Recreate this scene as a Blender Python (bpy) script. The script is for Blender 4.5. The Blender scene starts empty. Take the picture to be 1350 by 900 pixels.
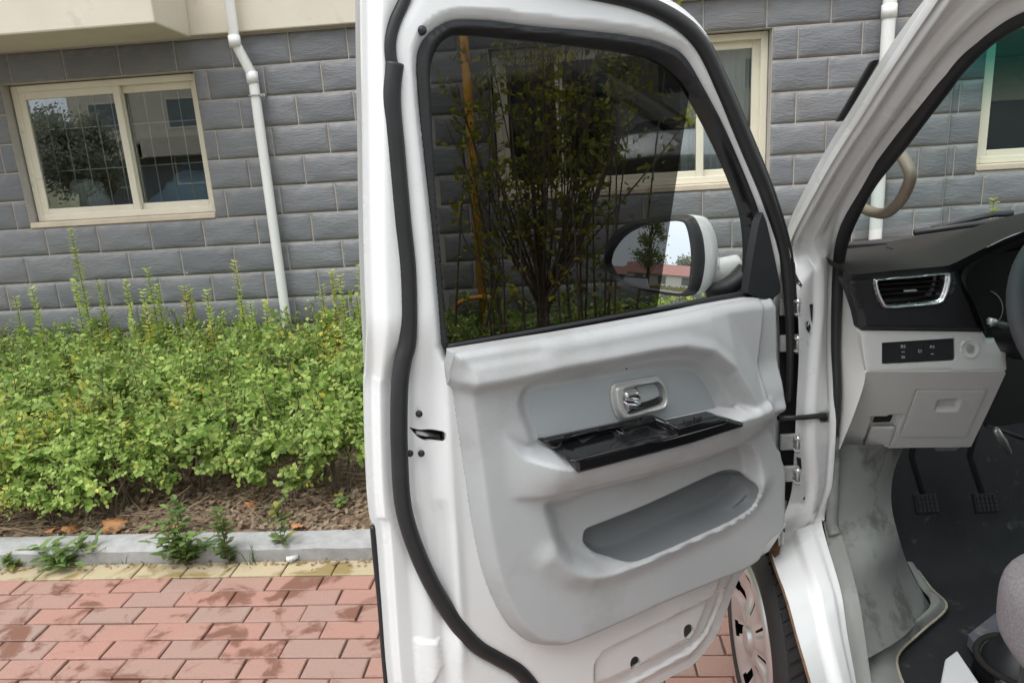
import bpy, bmesh, math, random
import numpy as np
from mathutils import Vector, Matrix, geometry, noise
S = bpy.context.scene
COL = S.collection
random.seed(7); RNG = np.random.default_rng(7)
R_ = math.radians

# ------------------------------------------------------------------ camera
FPX, PITCH, ROLL, YAW, EYE = 970.3, .2509, -.0625, -.0835, 1.5829
fw = np.array([math.sin(YAW)*math.cos(PITCH), math.cos(YAW)*math.cos(PITCH), -math.sin(PITCH)])
_rt = np.array([math.cos(YAW), -math.sin(YAW), 0.]); _up = np.cross(_rt, fw)
rt = _rt*math.cos(ROLL)+_up*math.sin(ROLL); up = -_rt*math.sin(ROLL)+_up*math.cos(ROLL)
CAM = np.array([0., 0., EYE])
cd = bpy.data.cameras.new("camera"); cam = bpy.data.objects.new("camera", cd); COL.objects.link(cam)
cd.sensor_width = 36; cd.lens = FPX/1350*36; cd.clip_start = .02; cd.clip_end = 2000
M = Matrix.Identity(4)
for i in range(3):
    M[i][0] = rt[i]; M[i][1] = up[i]; M[i][2] = -fw[i]; M[i][3] = CAM[i]
cam.matrix_world = M; S.camera = cam

# ------------------------------------------------------------------ light
SUN_EL, SUN_AZ = R_(66), R_(215)          # behind the viewer, to the left
w = bpy.data.worlds.new("World"); S.world = w; w.use_nodes = True
nt = w.node_tree; bg = nt.nodes["Background"]
sky = nt.nodes.new("ShaderNodeTexSky"); sky.sky_type = 'NISHITA'; sky.sun_disc = False
sky.sun_elevation = SUN_EL; sky.sun_rotation = SUN_AZ; sky.dust_density = 9; sky.air_density = 1.0
hs = nt.nodes.new("ShaderNodeHueSaturation"); hs.inputs['Saturation'].default_value = .10
nt.links.new(sky.outputs[0], hs.inputs['Color']); # an even cloud deck over the clear sky
cm_ = nt.nodes.new("ShaderNodeMix"); cm_.data_type = 'RGBA'; cm_.inputs[0].default_value = .62; cm_.inputs[7].default_value = (5.85, 6.35, 6.9, 1)
nt.links.new(hs.outputs[0], cm_.inputs[6]); nt.links.new(cm_.outputs[2], bg.inputs[0])
bg.inputs[1].default_value = .15
sl = bpy.data.lights.new("sun", 'SUN'); sl.energy = .7; sl.angle = R_(40); sl.color = (1, .99, .97)
so = bpy.data.objects.new("sun", sl); COL.objects.link(so)
sd_ = Vector((math.sin(SUN_AZ)*math.cos(SUN_EL), math.cos(SUN_AZ)*math.cos(SUN_EL), math.sin(SUN_EL)))
so.rotation_euler = sd_.to_track_quat('Z', 'Y').to_euler(); so.location = (-5, -8, 12)
S.view_settings.view_transform = 'Standard'; S.view_settings.look = 'None'
S.view_settings.exposure = .80; S.view_settings.gamma = 1
S.cycles.max_bounces = 10; S.cycles.transparent_max_bounces = 24

# ------------------------------------------------------------------ pixel -> world on a chosen plane (photo is 1350 x 900)
def ray(px, py): return fw+rt*(px-675)/FPX-up*(py-450)/FPX
def onplane(px, py, o, n):
    d = ray(px, py); t = ((np.asarray(o)-CAM)@n)/(d@n); return CAM+t*d
def onz(px, py, z): return onplane(px, py, (0, 0, z), np.array([0, 0, 1.]))
def ony(px, py, y): return onplane(px, py, (0, y, 0), np.array([0, 1., 0]))

# ------------------------------------------------------------------ object helpers
def empty(name, loc, label=None, cat=None, group=None, rz=0, parent=None):
    o = bpy.data.objects.new(name, None); COL.objects.link(o); o.location = loc; o.rotation_euler = (0, 0, rz)
    o.empty_display_size = .1
    if parent: o.parent = parent
    return tag(o, label, cat, group)
def tag(o, label=None, cat=None, group=None, kind=None):
    if label: o['label'] = label
    if cat: o['category'] = cat
    if group: o['group'] = group
    if kind: o['kind'] = kind
    return o
def rootloc(o):
    l = Vector((0, 0, 0))
    while o is not None: l = l+o.location; o = o.parent
    return np.array(l)
def mesh(name, verts, faces, mat, smooth=False):
    me = bpy.data.meshes.new(name)
    me.from_pydata([tuple(map(float, v)) for v in verts], [], [tuple(map(int, f)) for f in faces])
    for m in (mat if isinstance(mat, (list, tuple)) else [mat]): me.materials.append(m)
    if smooth: me.shade_smooth()
    return me
def obj(name, verts, faces, mat, parent=None, smooth=False, origin=None):
    """verts in world coordinates; stored relative to the parent chain (no rotations in it)"""
    v = np.asarray(verts, float)
    base = rootloc(parent) if parent is not None else np.zeros(3)
    off = np.zeros(3) if origin is None else np.asarray(origin, float)-base
    me = mesh(name, v-base-off, faces, mat, smooth)
    o = bpy.data.objects.new(name, me); COL.objects.link(o); o.location = off
    if parent is not None: o.parent = parent
    return o
def bevel(o, width, seg=2, angle=30):
    m = o.modifiers.new("bevel", 'BEVEL'); m.width = width; m.segments = seg; m.limit_method = 'ANGLE'; m.angle_limit = R_(angle)
    m.harden_normals = False
    return o
def solid(o, t, off=-1):
    m = o.modifiers.new("solid", 'SOLIDIFY'); m.thickness = t; m.offset = off; return o
class MB:
    def __init__(s): s.v = []; s.f = []
    def add(s, v, f):
        b = len(s.v); s.v += [tuple(x) for x in v]; s.f += [tuple(i+b for i in q) for q in f]; return s
    def box(s, lo, hi, A=None):
        x0, y0, z0 = lo; x1, y1, z1 = hi
        v = [(x0,y0,z0),(x1,y0,z0),(x1,y1,z0),(x0,y1,z0),(x0,y0,z1),(x1,y0,z1),(x1,y1,z1),(x0,y1,z1)]
        if A is not None: v = [A(*p) for p in v]
        return s.add(v, [(0,3,2,1),(4,5,6,7),(0,1,5,4),(1,2,6,5),(2,3,7,6),(3,0,4,7)])
    def tube(s, pts, rad, n=10, cap=True):
        pts = [np.asarray(p, float) for p in pts]; k = len(pts)
        rad = [rad]*k if np.isscalar(rad) else rad
        t0 = pts[1]-pts[0]; a = np.array([0, 0, 1.]) if abs(t0[2]) < .8*np.linalg.norm(t0) else np.array([1., 0, 0])
        v = []
        for i in range(k):
            t = pts[min(i+1, k-1)]-pts[max(i-1, 0)]; t = t/(np.linalg.norm(t)+1e-9)
            e = a-t*(a@t); e /= np.linalg.norm(e)+1e-9; a = e; g = np.cross(t, e)
            for j in range(n):
                q = 2*math.pi*j/n; v.append(pts[i]+rad[i]*(e*math.cos(q)+g*math.sin(q)))
        f = [(i*n+j, i*n+(j+1) % n, (i+1)*n+(j+1) % n, (i+1)*n+j) for i in range(k-1) for j in range(n)]
        if cap: f += [tuple(range(n-1, -1, -1)), tuple((k-1)*n+j for j in range(n))]
        return s.add(v, f)
    def build(s, name, mat, parent=None, smooth=False, origin=None): return obj(name, s.v, s.f, mat, parent, smooth, origin)
def smooth_line(P, n=8, closed=False):
    P = [np.asarray(p, float) for p in P]; k = len(P); out = []
    for i in range(k if closed else k-1):
        if closed: a, b, c, d = P[(i-1) % k], P[i], P[(i+1) % k], P[(i+2) % k]
        else: a, b, c, d = P[max(i-1, 0)], P[i], P[i+1], P[min(i+2, k-1)]
        for j in range(n):
            t = j/n
            out.append(.5*((2*b)+(c-a)*t+(2*a-5*b+4*c-d)*t*t+(3*b-a-3*c+d)*t**3))
    if not closed: out.append(P[-1])
    return np.array(out)
def resample(P, step, closed=False):
    P = np.asarray(P, float)
    if closed: P = np.vstack([P, P[:1]])
    L = np.r_[0, np.cumsum(np.linalg.norm(np.diff(P, axis=0), axis=1))]
    n = max(2, int(round(L[-1]/step))+1)
    s = np.linspace(0, L[-1], n)
    Q = np.stack([np.interp(s, L, P[:, k]) for k in range(P.shape[1])], 1)
    return Q[:-1] if closed else Q
def pdist(U, V, line, closed):
    L = np.asarray(line, float); A = L if closed else L[:-1]; B = np.roll(L, -1, 0) if closed else L[1:]
    best = np.full(U.shape, 1e9)
    for a, b in zip(A, B):
        d = b-a; q = np.clip(((U-a[0])*d[0]+(V-a[1])*d[1])/(d@d+1e-12), 0, 1)
        best = np.minimum(best, (U-a[0]-q*d[0])**2+(V-a[1]-q*d[1])**2)
    return np.sqrt(best)
def inside(U, V, poly):
    P = np.asarray(poly, float); r = np.zeros(U.shape, bool)
    for (x0, y0), (x1, y1) in zip(P, np.roll(P, -1, 0)):
        if y0 == y1: continue
        c = ((y0 > V) != (y1 > V)) & (U < (x1-x0)*(V-y0)/(y1-y0)+x0); r ^= c
    return r
def sdf(U, V, poly):       # negative inside
    d = pdist(U, V, poly, True); return np.where(inside(U, V, poly), -d, d)
def offset_poly(P, d):       # outward offset of a closed loop
    P = np.asarray(P, float); t = np.roll(P, -1, 0)-np.roll(P, 1, 0); n = np.stack([t[:, 1], -t[:, 0]], 1); n /= np.linalg.norm(n, axis=1, keepdims=True)+1e-9
    a = (P[:, 0]*np.roll(P[:, 1], -1)-np.roll(P[:, 0], -1)*P[:, 1]).sum()
    return P+n*d*(1 if a > 0 else -1)
def ss(a, b, x):
    t = np.clip((x-a)/(b-a), 0, 1); return t*t*(3-2*t)
def relief(name, outer, wfun, to3, mat, parent, step=.008, holes=(), feats=(), back=.01, smooth=True):
    """moulded sheet: outline + holes + crease lines triangulated in (u,v), pushed out by wfun; edges turned back"""
    outer = np.asarray(outer, float); step = min(step, np.linalg.norm(outer-np.roll(outer, 1, 0), axis=1).sum()/16)
    outer = resample(outer, step, True); holes = [resample(h, step, True) for h in holes]
    pts = []; edges = []
    def loop(L, closed):
        b = len(pts); pts.extend(map(tuple, L)); n = len(L)
        edges.extend((b+i, b+(i+1) % n) for i in range(n if closed else n-1))
    loop(outer, True)
    for h in holes: loop(h, True)
    for f, c in feats: loop(resample(f, step*.7, c), c)
    lo, hi = outer.min(0), outer.max(0)
    g = np.stack(np.meshgrid(np.arange(lo[0], hi[0], step), np.arange(lo[1], hi[1], step*.9)), -1)
    g[1::2, :, 0] += step/2; g = g.reshape(-1, 2)
    k = inside(g[:, 0], g[:, 1], outer) & (pdist(g[:, 0], g[:, 1], outer, True) > step*.4)
    for h in holes: k &= (sdf(g[:, 0], g[:, 1], h) > step*.4)
    for f, c in feats: k &= pdist(g[:, 0], g[:, 1], f, c) > step*.35
    pts.extend(map(tuple, g[k]))
    r = geometry.delaunay_2d_cdt([Vector(p) for p in pts], edges, [], 0, 1e-6)
    V2 = np.array([tuple(v) for v in r[0]]); T = np.array([f for f in r[2] if len(f) == 3], int).reshape(-1, 3)
    c = V2[T].mean(1); k = inside(c[:, 0], c[:, 1], outer)
    for h in holes: k &= ~inside(c[:, 0], c[:, 1], h)
    T = T[k]
    W = wfun(V2[:, 0], V2[:, 1])
    P = to3(V2[:, 0], V2[:, 1], W)
    # orient to the viewer
    n = np.cross(P[T[:, 1]]-P[T[:, 0]], P[T[:, 2]]-P[T[:, 0]]); flip = (n*(CAM-P[T[:, 0]])).sum(1).sum() < 0
    if flip: T = T[:, ::-1]
    cnt = {}
    for t in T:
        for a, b in ((t[0], t[1]), (t[1], t[2]), (t[2], t[0])):
            cnt[(a, b)] = 1
    bd = [e for e in cnt if (e[1], e[0]) not in cnt]
    F = [tuple(t) for t in T]; nv = len(P); N = np.zeros((nv, 3))
    if smooth:
        e = .0013; u, v = V2[:, 0], V2[:, 1]
        tu = to3(u+e, v, wfun(u+e, v))-to3(u-e, v, wfun(u-e, v)); tv = to3(u, v+e, wfun(u, v+e))-to3(u, v-e, wfun(u, v-e))
        N = np.cross(tu, tv); N /= np.linalg.norm(N, axis=1, keepdims=True)+1e-12
        fn = np.cross(P[T[:, 1]]-P[T[:, 0]], P[T[:, 2]]-P[T[:, 0]]).sum(0)
        if N.sum(0)@fn < 0: N = -N
    if back:
        ids = {}; Pb = []
        for a, b in bd:
            for q in (a, b):
                if q not in ids:
                    ids[q] = nv+len(Pb); Pb += [P[q], to3(V2[q:q+1, 0], V2[q:q+1, 1], W[q:q+1]-back)[0]]
            F.append((ids[b], ids[a], ids[a]+1, ids[b]+1))
        P = np.vstack([P, np.array(Pb)])
    o = obj(name, P, F, mat, parent, smooth)
    if smooth:
        full = np.zeros((len(P), 3)); full[:nv] = N
        o.data.normals_split_custom_set_from_vertices([tuple(map(float, q)) for q in full])
    return o
def loft(name, curves, mat, parent, n=24, m=6, smooth=True, disp=None, thick=None):
    """surface through a row of 3-D curves"""
    C = [resample(smooth_line(c, 6), 1e9 if False else np.linalg.norm(np.diff(np.asarray(c), axis=0), axis=1).sum()/n)[:n+1] for c in curves]
    k = min(len(c) for c in C); C = [np.vstack([c[:k-1], c[-1:]]) for c in C]
    rows = []
    if len(C) == 2: 
        for j in range(m+1): rows.append(C[0]*(1-j/m)+C[1]*j/m)
    else:
        A = smooth_line([c.ravel() for c in C], m)
        rows = [a.reshape(-1, 3) for a in A]
    G = np.array(rows)                    # (across, along, 3)
    if disp is not None: G = disp(G)
    a, b = G.shape[:2]
    F = [(i*b+j, i*b+j+1, (i+1)*b+j+1, (i+1)*b+j) for i in range(a-1) for j in range(b-1)]
    P = G.reshape(-1, 3)
    q = np.array(F); nn = np.cross(P[q[:, 1]]-P[q[:, 0]], P[q[:, 3]]-P[q[:, 0]])
    if (nn*(CAM-P[q[:, 0]])).sum() < 0: F = [f[::-1] for f in F]
    o = obj(name, P, F, mat, parent, smooth)
    if thick: solid(o, thick)
    return o

# ------------------------------------------------------------------ materials
def new_mat(name):
    m = bpy.data.materials.new(name); m.use_nodes = True; n = m.node_tree.nodes; l = m.node_tree.links
    return m, n, l, n["Principled BSDF"]
def mat(name, col, rough=.5, metal=0, spec=.5, coat=0, bump=0, bscale=400, var=0, vscale=6, dirt=None, dscale=8, dthr=.6, objvar=0, aniso=(1, 1, 1), rvar=0):
    m, n, l, p = new_mat(name)
    p.inputs['Roughness'].default_value = rough; p.inputs['Metallic'].default_value = metal
    p.inputs['Specular IOR Level'].default_value = spec; p.inputs['Coat Weight'].default_value = coat; p.inputs['Coat Roughness'].default_value = .06
    p.inputs['Base Color'].default_value = (*col, 1)
    g = n.new("ShaderNodeNewGeometry"); mp = n.new("ShaderNodeMapping"); mp.inputs['Scale'].default_value = aniso
    l.new(g.outputs['Position'], mp.inputs[0])
    cur = None
    def nz(scale, detail=4, rough=.6):
        t = n.new("ShaderNodeTexNoise"); t.inputs['Scale'].default_value = scale; t.inputs['Detail'].default_value = detail
        t.inputs['Roughness'].default_value = rough; l.new(mp.outputs[0], t.inputs['Vector']); return t
    if var:
        t = nz(vscale); r = n.new("ShaderNodeMapRange"); r.inputs['From Min'].default_value = .25; r.inputs['From Max'].default_value = .75
        r.inputs['To Min'].default_value = 1-var; r.inputs['To Max'].default_value = 1+var; l.new(t.outputs[0], r.inputs[0])
        mx = n.new("ShaderNodeMix"); mx.data_type = 'RGBA'; mx.blend_type = 'MULTIPLY'; mx.inputs[0].default_value = 1
        mx.inputs[6].default_value = (*col, 1); l.new(r.outputs[0], mx.inputs[7]); cur = mx.outputs[2]
    if objvar:
        oi = n.new("ShaderNodeObjectInfo"); r = n.new("ShaderNodeMapRange"); r.inputs['To Min'].default_value = 1-objvar; r.inputs['To Max'].default_value = 1+objvar
        l.new(oi.outputs['Random'], r.inputs[0]); mx = n.new("ShaderNodeMix"); mx.data_type = 'RGBA'; mx.blend_type = 'MULTIPLY'; mx.inputs[0].default_value = 1
        mx.inputs[6].default_value = (*col, 1)
        if cur: l.new(cur, mx.inputs[6])
        l.new(r.outputs[0], mx.inputs[7]); cur = mx.outputs[2]
    if dirt:
        t = nz(dscale, 6, .65); r = n.new("ShaderNodeMapRange"); r.inputs['From Min'].default_value = dthr-.06; r.inputs['From Max'].default_value = dthr+.06
        l.new(t.outputs[0], r.inputs[0]); mx = n.new("ShaderNodeMix"); mx.data_type = 'RGBA'
        mx.inputs[6].default_value = (*col, 1)
        if cur: l.new(cur, mx.inputs[6])
        mx.inputs[7].default_value = (*dirt, 1); l.new(r.outputs[0], mx.inputs[0]); cur = mx.outputs[2]
    if cur: l.new(cur, p.inputs['Base Color'])
    if rvar:
        t = nz(3.5, 5); r = n.new("ShaderNodeMapRange"); r.inputs['From Min'].default_value = .3; r.inputs['From Max'].default_value = .7
        r.inputs['To Min'].default_value = max(rough-rvar, .02); r.inputs['To Max'].default_value = rough+rvar
        l.new(t.outputs[0], r.inputs[0]); l.new(r.outputs[0], p.inputs['Roughness'])
    if bump:
        t = nz(bscale, 3); b = n.new("ShaderNodeBump"); b.inputs['Strength'].default_value = bump; b.inputs['Distance'].default_value = .002
        l.new(t.outputs[0], b.inputs['Height']); l.new(b.outputs[0], p.inputs['Normal'])
    return m
def glass_mat(name, tint, refl=1.0, ior=1.5, rough=0.0, band=None):
    m, n, l, p = new_mat(name); out = n["Material Output"]; n.remove(p)
    tr = n.new("ShaderNodeBsdfTransparent"); tr.inputs[0].default_value = (*tint, 1)
    gl = n.new("ShaderNodeBsdfGlossy"); gl.inputs['Roughness'].default_value = rough; gl.inputs[0].default_value = (1, 1, 1, 1)
    fr = n.new("ShaderNodeFresnel"); fr.inputs[0].default_value = ior
    ml = n.new("ShaderNodeMath"); ml.operation = 'MULTIPLY'; ml.inputs[1].default_value = refl; ml.use_clamp = True; l.new(fr.outputs[0], ml.inputs[0])
    mx = n.new("ShaderNodeMixShader"); l.new(ml.outputs[0], mx.inputs[0]); l.new(tr.outputs[0], mx.inputs[1]); l.new(gl.outputs[0], mx.inputs[2])
    l.new(mx.outputs[0], out.inputs[0])
    if band:
        z0, z1, c2 = band; g = n.new("ShaderNodeNewGeometry"); sx = n.new("ShaderNodeSeparateXYZ"); l.new(g.outputs['Position'], sx.inputs[0])
        r = n.new("ShaderNodeMapRange"); r.interpolation_type = 'SMOOTHSTEP'; r.inputs['From Min'].default_value = z0; r.inputs['From Max'].default_value = z1; l.new(sx.outputs['Z'], r.inputs[0])
        c = n.new("ShaderNodeMix"); c.data_type = 'RGBA'; c.inputs[6].default_value = (*tint, 1); c.inputs[7].default_value = (*c2, 1); l.new(r.outputs[0], c.inputs[0]); l.new(c.outputs[2], tr.inputs[0])
    return m
def leaf_mat(name, ca, cb, cc, rough=.45, patch=2.2):
    """ca/cb by the leaf's own tint, cc where the bush has yellowed"""
    m, n, l, p = new_mat(name); out = n["Material Output"]
    at = n.new("ShaderNodeAttribute"); at.attribute_name = 'tint'
    mx = n.new("ShaderNodeMix"); mx.data_type = 'RGBA'; mx.inputs[6].default_value = (*ca, 1); mx.inputs[7].default_value = (*cb, 1); l.new(at.outputs['Fac'], mx.inputs[0])
    g = n.new("ShaderNodeNewGeometry"); t = n.new("ShaderNodeTexNoise"); t.inputs['Scale'].default_value = patch; t.inputs['Detail'].default_value = 3; l.new(g.outputs['Position'], t.inputs['Vector'])
    ad = n.new("ShaderNodeMath"); ad.operation = 'MULTIPLY_ADD'; ad.inputs[1].default_value = .22; l.new(at.outputs['Fac'], ad.inputs[0]); l.new(t.outputs[0], ad.inputs[2])
    r = n.new("ShaderNodeMapRange"); r.inputs['From Min'].default_value = .69; r.inputs['From Max'].default_value = .84; l.new(ad.outputs[0], r.inputs[0])
    m2 = n.new("ShaderNodeMix"); m2.data_type = 'RGBA'; l.new(r.outputs[0], m2.inputs[0]); l.new(mx.outputs[2], m2.inputs[6]); m2.inputs[7].default_value = (*cc, 1)
    oi = n.new("ShaderNodeObjectInfo"); orr = n.new("ShaderNodeMapRange"); orr.inputs['To Min'].default_value = .80; orr.inputs['To Max'].default_value = 1.14; l.new(oi.outputs['Random'], orr.inputs[0])
    m3 = n.new("ShaderNodeMix"); m3.data_type = 'RGBA'; m3.blend_type = 'MULTIPLY'; m3.inputs[0].default_value = 1; l.new(m2.outputs[2], m3.inputs[6]); l.new(orr.outputs[0], m3.inputs[7]); m2 = m3
    l.new(m2.outputs[2], p.inputs['Base Color']); p.inputs['Roughness'].default_value = rough; p.inputs['Specular IOR Level'].default_value = .35
    tl = n.new("ShaderNodeBsdfTranslucent"); l.new(m2.outputs[2], tl.inputs[0]); ms = n.new("ShaderNodeMixShader"); ms.inputs[0].default_value = .45
    l.new(p.outputs[0], ms.inputs[1]); l.new(tl.outputs[0], ms.inputs[2]); l.new(ms.outputs[0], out.inputs[0])
    return m

WHITE = mat("white_car_paint", (.79, .79, .78), .30, coat=1.0, var=.02, vscale=5, rvar=.08, dirt=(.60, .57, .52), dscale=3.1, dthr=.74)
GREYP = mat("grey_trim_plastic", (.475, .48, .482), .5, bump=.28, bscale=560, var=.04, vscale=7, rvar=.08, dirt=(.405, .405, .40), dscale=3.5, dthr=.62)
GREYIN = mat("grey_insert_vinyl", (.385, .41, .42), .55, bump=.3, bscale=500, var=.02)
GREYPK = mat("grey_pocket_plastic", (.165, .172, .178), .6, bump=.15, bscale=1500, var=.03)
BEIGEP = mat("pale_dash_plastic", (.63, .62, .60), .5, bump=.25, bscale=650, var=.03)
BEIGEH = mat("beige_handle_plastic", (.23, .185, .14), .5, bump=.1, bscale=1500, var=.05)
WORN = mat("worn_grey_plastic", (.225, .23, .215), .6, bump=.2, bscale=600, var=.12, vscale=9, dirt=(.115, .112, .10), dscale=8, dthr=.56)
RUBBER = mat("black_rubber", (.017, .017, .018), .5, bump=.15, bscale=900, var=.2, vscale=30, rvar=.12)
BLACKP = mat("black_plastic", (.018, .018, .020), .42, bump=.2, bscale=1600, rvar=.1)
DASHP = mat("charcoal_dash_plastic", (.032, .030, .028), .8, spec=.12, bump=.25, bscale=1500, var=.08)
PIANO = mat("gloss_black_panel", (.008, .008, .009), .12, coat=.5)
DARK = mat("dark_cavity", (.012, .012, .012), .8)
CHROME = mat("chrome", (.82, .82, .82), .08, metal=1)
SATIN = mat("satin_silver_plastic", (.52, .52, .50), .35, metal=.35)
STEEL = mat("zinc_steel", (.52, .52, .50), .4, metal=.9, var=.1, vscale=60)
ALLOY = mat("silver_hubcap", (.62, .625, .63), .3, metal=.75, var=.05)
TYRE = mat("tyre_rubber", (.022, .021, .021), .75, bump=.3, bscale=300, var=.2)
RUST = mat("rusty_edge", (.16, .085, .045), .8, var=.35, vscale=60, bump=.4, bscale=250)
FABRIC = mat("grey_pink_velour", (.215, .196, .202), .95, bump=.9, bscale=330, var=.3, vscale=240)
CARPET = mat("dark_floor_mat", (.011, .012, .014), .75, bump=.5, bscale=160, var=.3, vscale=14, dirt=(.075, .07, .062), dscale=16, dthr=.68)
GLASS = glass_mat("clear_glass", (.93, .96, .95), refl=.45)
FILM = glass_mat("dark_window_film", (.15, .148, .145), refl=.25)
SCREEN = glass_mat("green_windscreen_glass", (.80, .88, .86), refl=.7, band=(1.585, 1.70, (.06, .32, .29)))
MIRROR = mat("mirror_silver", (.88, .89, .9), .0, metal=1)
PRINT = mat("white_print", (.65, .66, .66), .5)
STUCCO = mat("cream_stucco", (.66, .60, .50), .85, bump=.5, bscale=90, var=.06, vscale=2.5, dirt=(.50, .44, .35), dscale=2.2, dthr=.66)
GROUT = mat("tile_grout", (.42, .395, .37), .9, bump=.4, bscale=200, var=.12, vscale=8)
FRAME = mat("cream_window_frame", (.74, .69, .56), .4, var=.05, vscale=6, dirt=(.5, .42, .3), dscale=6, dthr=.68)
SILLM = mat("stained_sill", (.62, .52, .41), .85, bump=.4, bscale=120, var=.12, vscale=6)
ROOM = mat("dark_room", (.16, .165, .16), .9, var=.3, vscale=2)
PANE = glass_mat("window_pane", (.86, .90, .90), refl=2.6, ior=1.5)
PIPEW = mat("white_pipe", (.78, .775, .755), .4, var=.04, vscale=9, dirt=(.55, .52, .46), dscale=7, dthr=.68)
KERBM = mat("kerb_concrete", (.345, .345, .34), .85, bump=.9, bscale=160, var=.2, vscale=14, objvar=.06, dirt=(.29, .285, .27), dscale=26, dthr=.63)
JOINT = mat("paver_joint_sand", (.15, .095, .07), .95, bump=.6, bscale=300, var=.3, vscale=20)
SOIL = mat("bare_soil", (.21, .155, .11), .95, bump=1, bscale=60, var=.35, vscale=9)
FIELD = mat("dry_field", (.17, .16, .07), .95, var=.4, vscale=.4)
ASPH = mat("asphalt", (.06, .06, .06), .9, bump=.5, bscale=200, var=.15)
BARK = mat("shrub_bark", (.115, .085, .062), .85, bump=.6, bscale=200, var=.3, vscale=30)
LEAF = leaf_mat("privet_leaf", (.235, .385, .085), (.50, .60, .175), (.70, .62, .12))
LEAFT = leaf_mat("tall_shrub_leaf", (.20, .25, .04), (.44, .43, .055), (.56, .48, .045))
LEAFW = leaf_mat("weed_leaf", (.12, .21, .065), (.24, .33, .10), (.42, .38, .09))
DEAD = leaf_mat("dead_leaf", (.32, .23, .15), (.52, .42, .31), (.25, .14, .08), rough=.8, patch=14)
STRAW = mat("dry_twig", (.26, .185, .115), .9, var=.4, vscale=30)
YELLOWP = mat("yellow_pipe_paint", (.62, .30, .035), .5, var=.15, vscale=14, dirt=(.2, .09, .03), dscale=22, dthr=.6)

def tile_material():
    m, n, l, p = new_mat("slate_grey_tile"); p.inputs['Roughness'].default_value = .6
    oi = n.new("ShaderNodeObjectInfo"); g = n.new("ShaderNodeNewGeometry"); 
    mp = n.new("ShaderNodeMapping"); mp.inputs['Scale'].default_value = (.55, 1, 2.2); l.new(g.outputs['Position'], mp.inputs[0])
    r = n.new("ShaderNodeValToRGB"); r.color_ramp.elements[0].color = (.163, .169, .182, 1); r.color_ramp.elements[1].color = (.202, .207, .218, 1)
    l.new(oi.outputs['Random'], r.inputs[0])
    t = n.new("ShaderNodeTexNoise"); t.inputs['Scale'].default_value = 7; t.inputs['Detail'].default_value = 6; l.new(mp.outputs[0], t.inputs['Vector'])
    mr = n.new("ShaderNodeMapRange"); mr.inputs['From Min'].default_value = .3; mr.inputs['From Max'].default_value = .7; mr.inputs['To Min'].default_value = .95; mr.inputs['To Max'].default_value = 1.05; l.new(t.outputs[0], mr.inputs[0])
    mx = n.new("ShaderNodeMix"); mx.data_type = 'RGBA'; mx.blend_type = 'MULTIPLY'; mx.inputs[0].default_value = 1; l.new(r.outputs[0], mx.inputs[6]); l.new(mr.outputs[0], mx.inputs[7])
    # lime bloom caught at the tile edges (attribute laid on the chamfers)
    at = n.new("ShaderNodeAttribute"); at.attribute_name = 'tint'
    ml = n.new("ShaderNodeMath"); ml.operation = 'MULTIPLY'; l.new(at.outputs['Fac'], ml.inputs[0]); l.new(t.outputs[0], ml.inputs[1])
    m2 = n.new("ShaderNodeMix"); m2.data_type = 'RGBA'; l.new(ml.outputs[0], m2.inputs[0]); l.new(mx.outputs[2], m2.inputs[6]); m2.inputs[7].default_value = (.36, .32, .28, 1)
    st_ = n.new("ShaderNodeTexNoise"); st_.inputs['Scale'].default_value = 1.3; st_.inputs['Detail'].default_value = 6; l.new(g.outputs['Position'], st_.inputs['Vector'])
    sr = n.new("ShaderNodeMapRange"); sr.inputs['From Min'].default_value = .52; sr.inputs['From Max'].default_value = .70; sr.inputs['To Max'].default_value = .55; l.new(st_.outputs[0], sr.inputs[0])
    m4 = n.new("ShaderNodeMix"); m4.data_type = 'RGBA'; l.new(sr.outputs[0], m4.inputs[0]); l.new(m2.outputs[2], m4.inputs[6]); m4.inputs[7].default_value = (.24, .222, .205, 1); m2 = m4
    l.new(m2.outputs[2], p.inputs['Base Color'])
    w1 = n.new("ShaderNodeTexNoise"); w1.inputs['Scale'].default_value = 26; w1.inputs['Detail'].default_value = 4; w1.inputs['Distortion'].default_value = 1.2; l.new(mp.outputs[0], w1.inputs['Vector'])
    b = n.new("ShaderNodeBump"); b.inputs['Strength'].default_value = .5; b.inputs['Distance'].default_value = .012; l.new(w1.outputs[0], b.inputs['Height']); l.new(b.outputs[0], p.inputs['Normal'])
    return m
TILE = tile_material()
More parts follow.
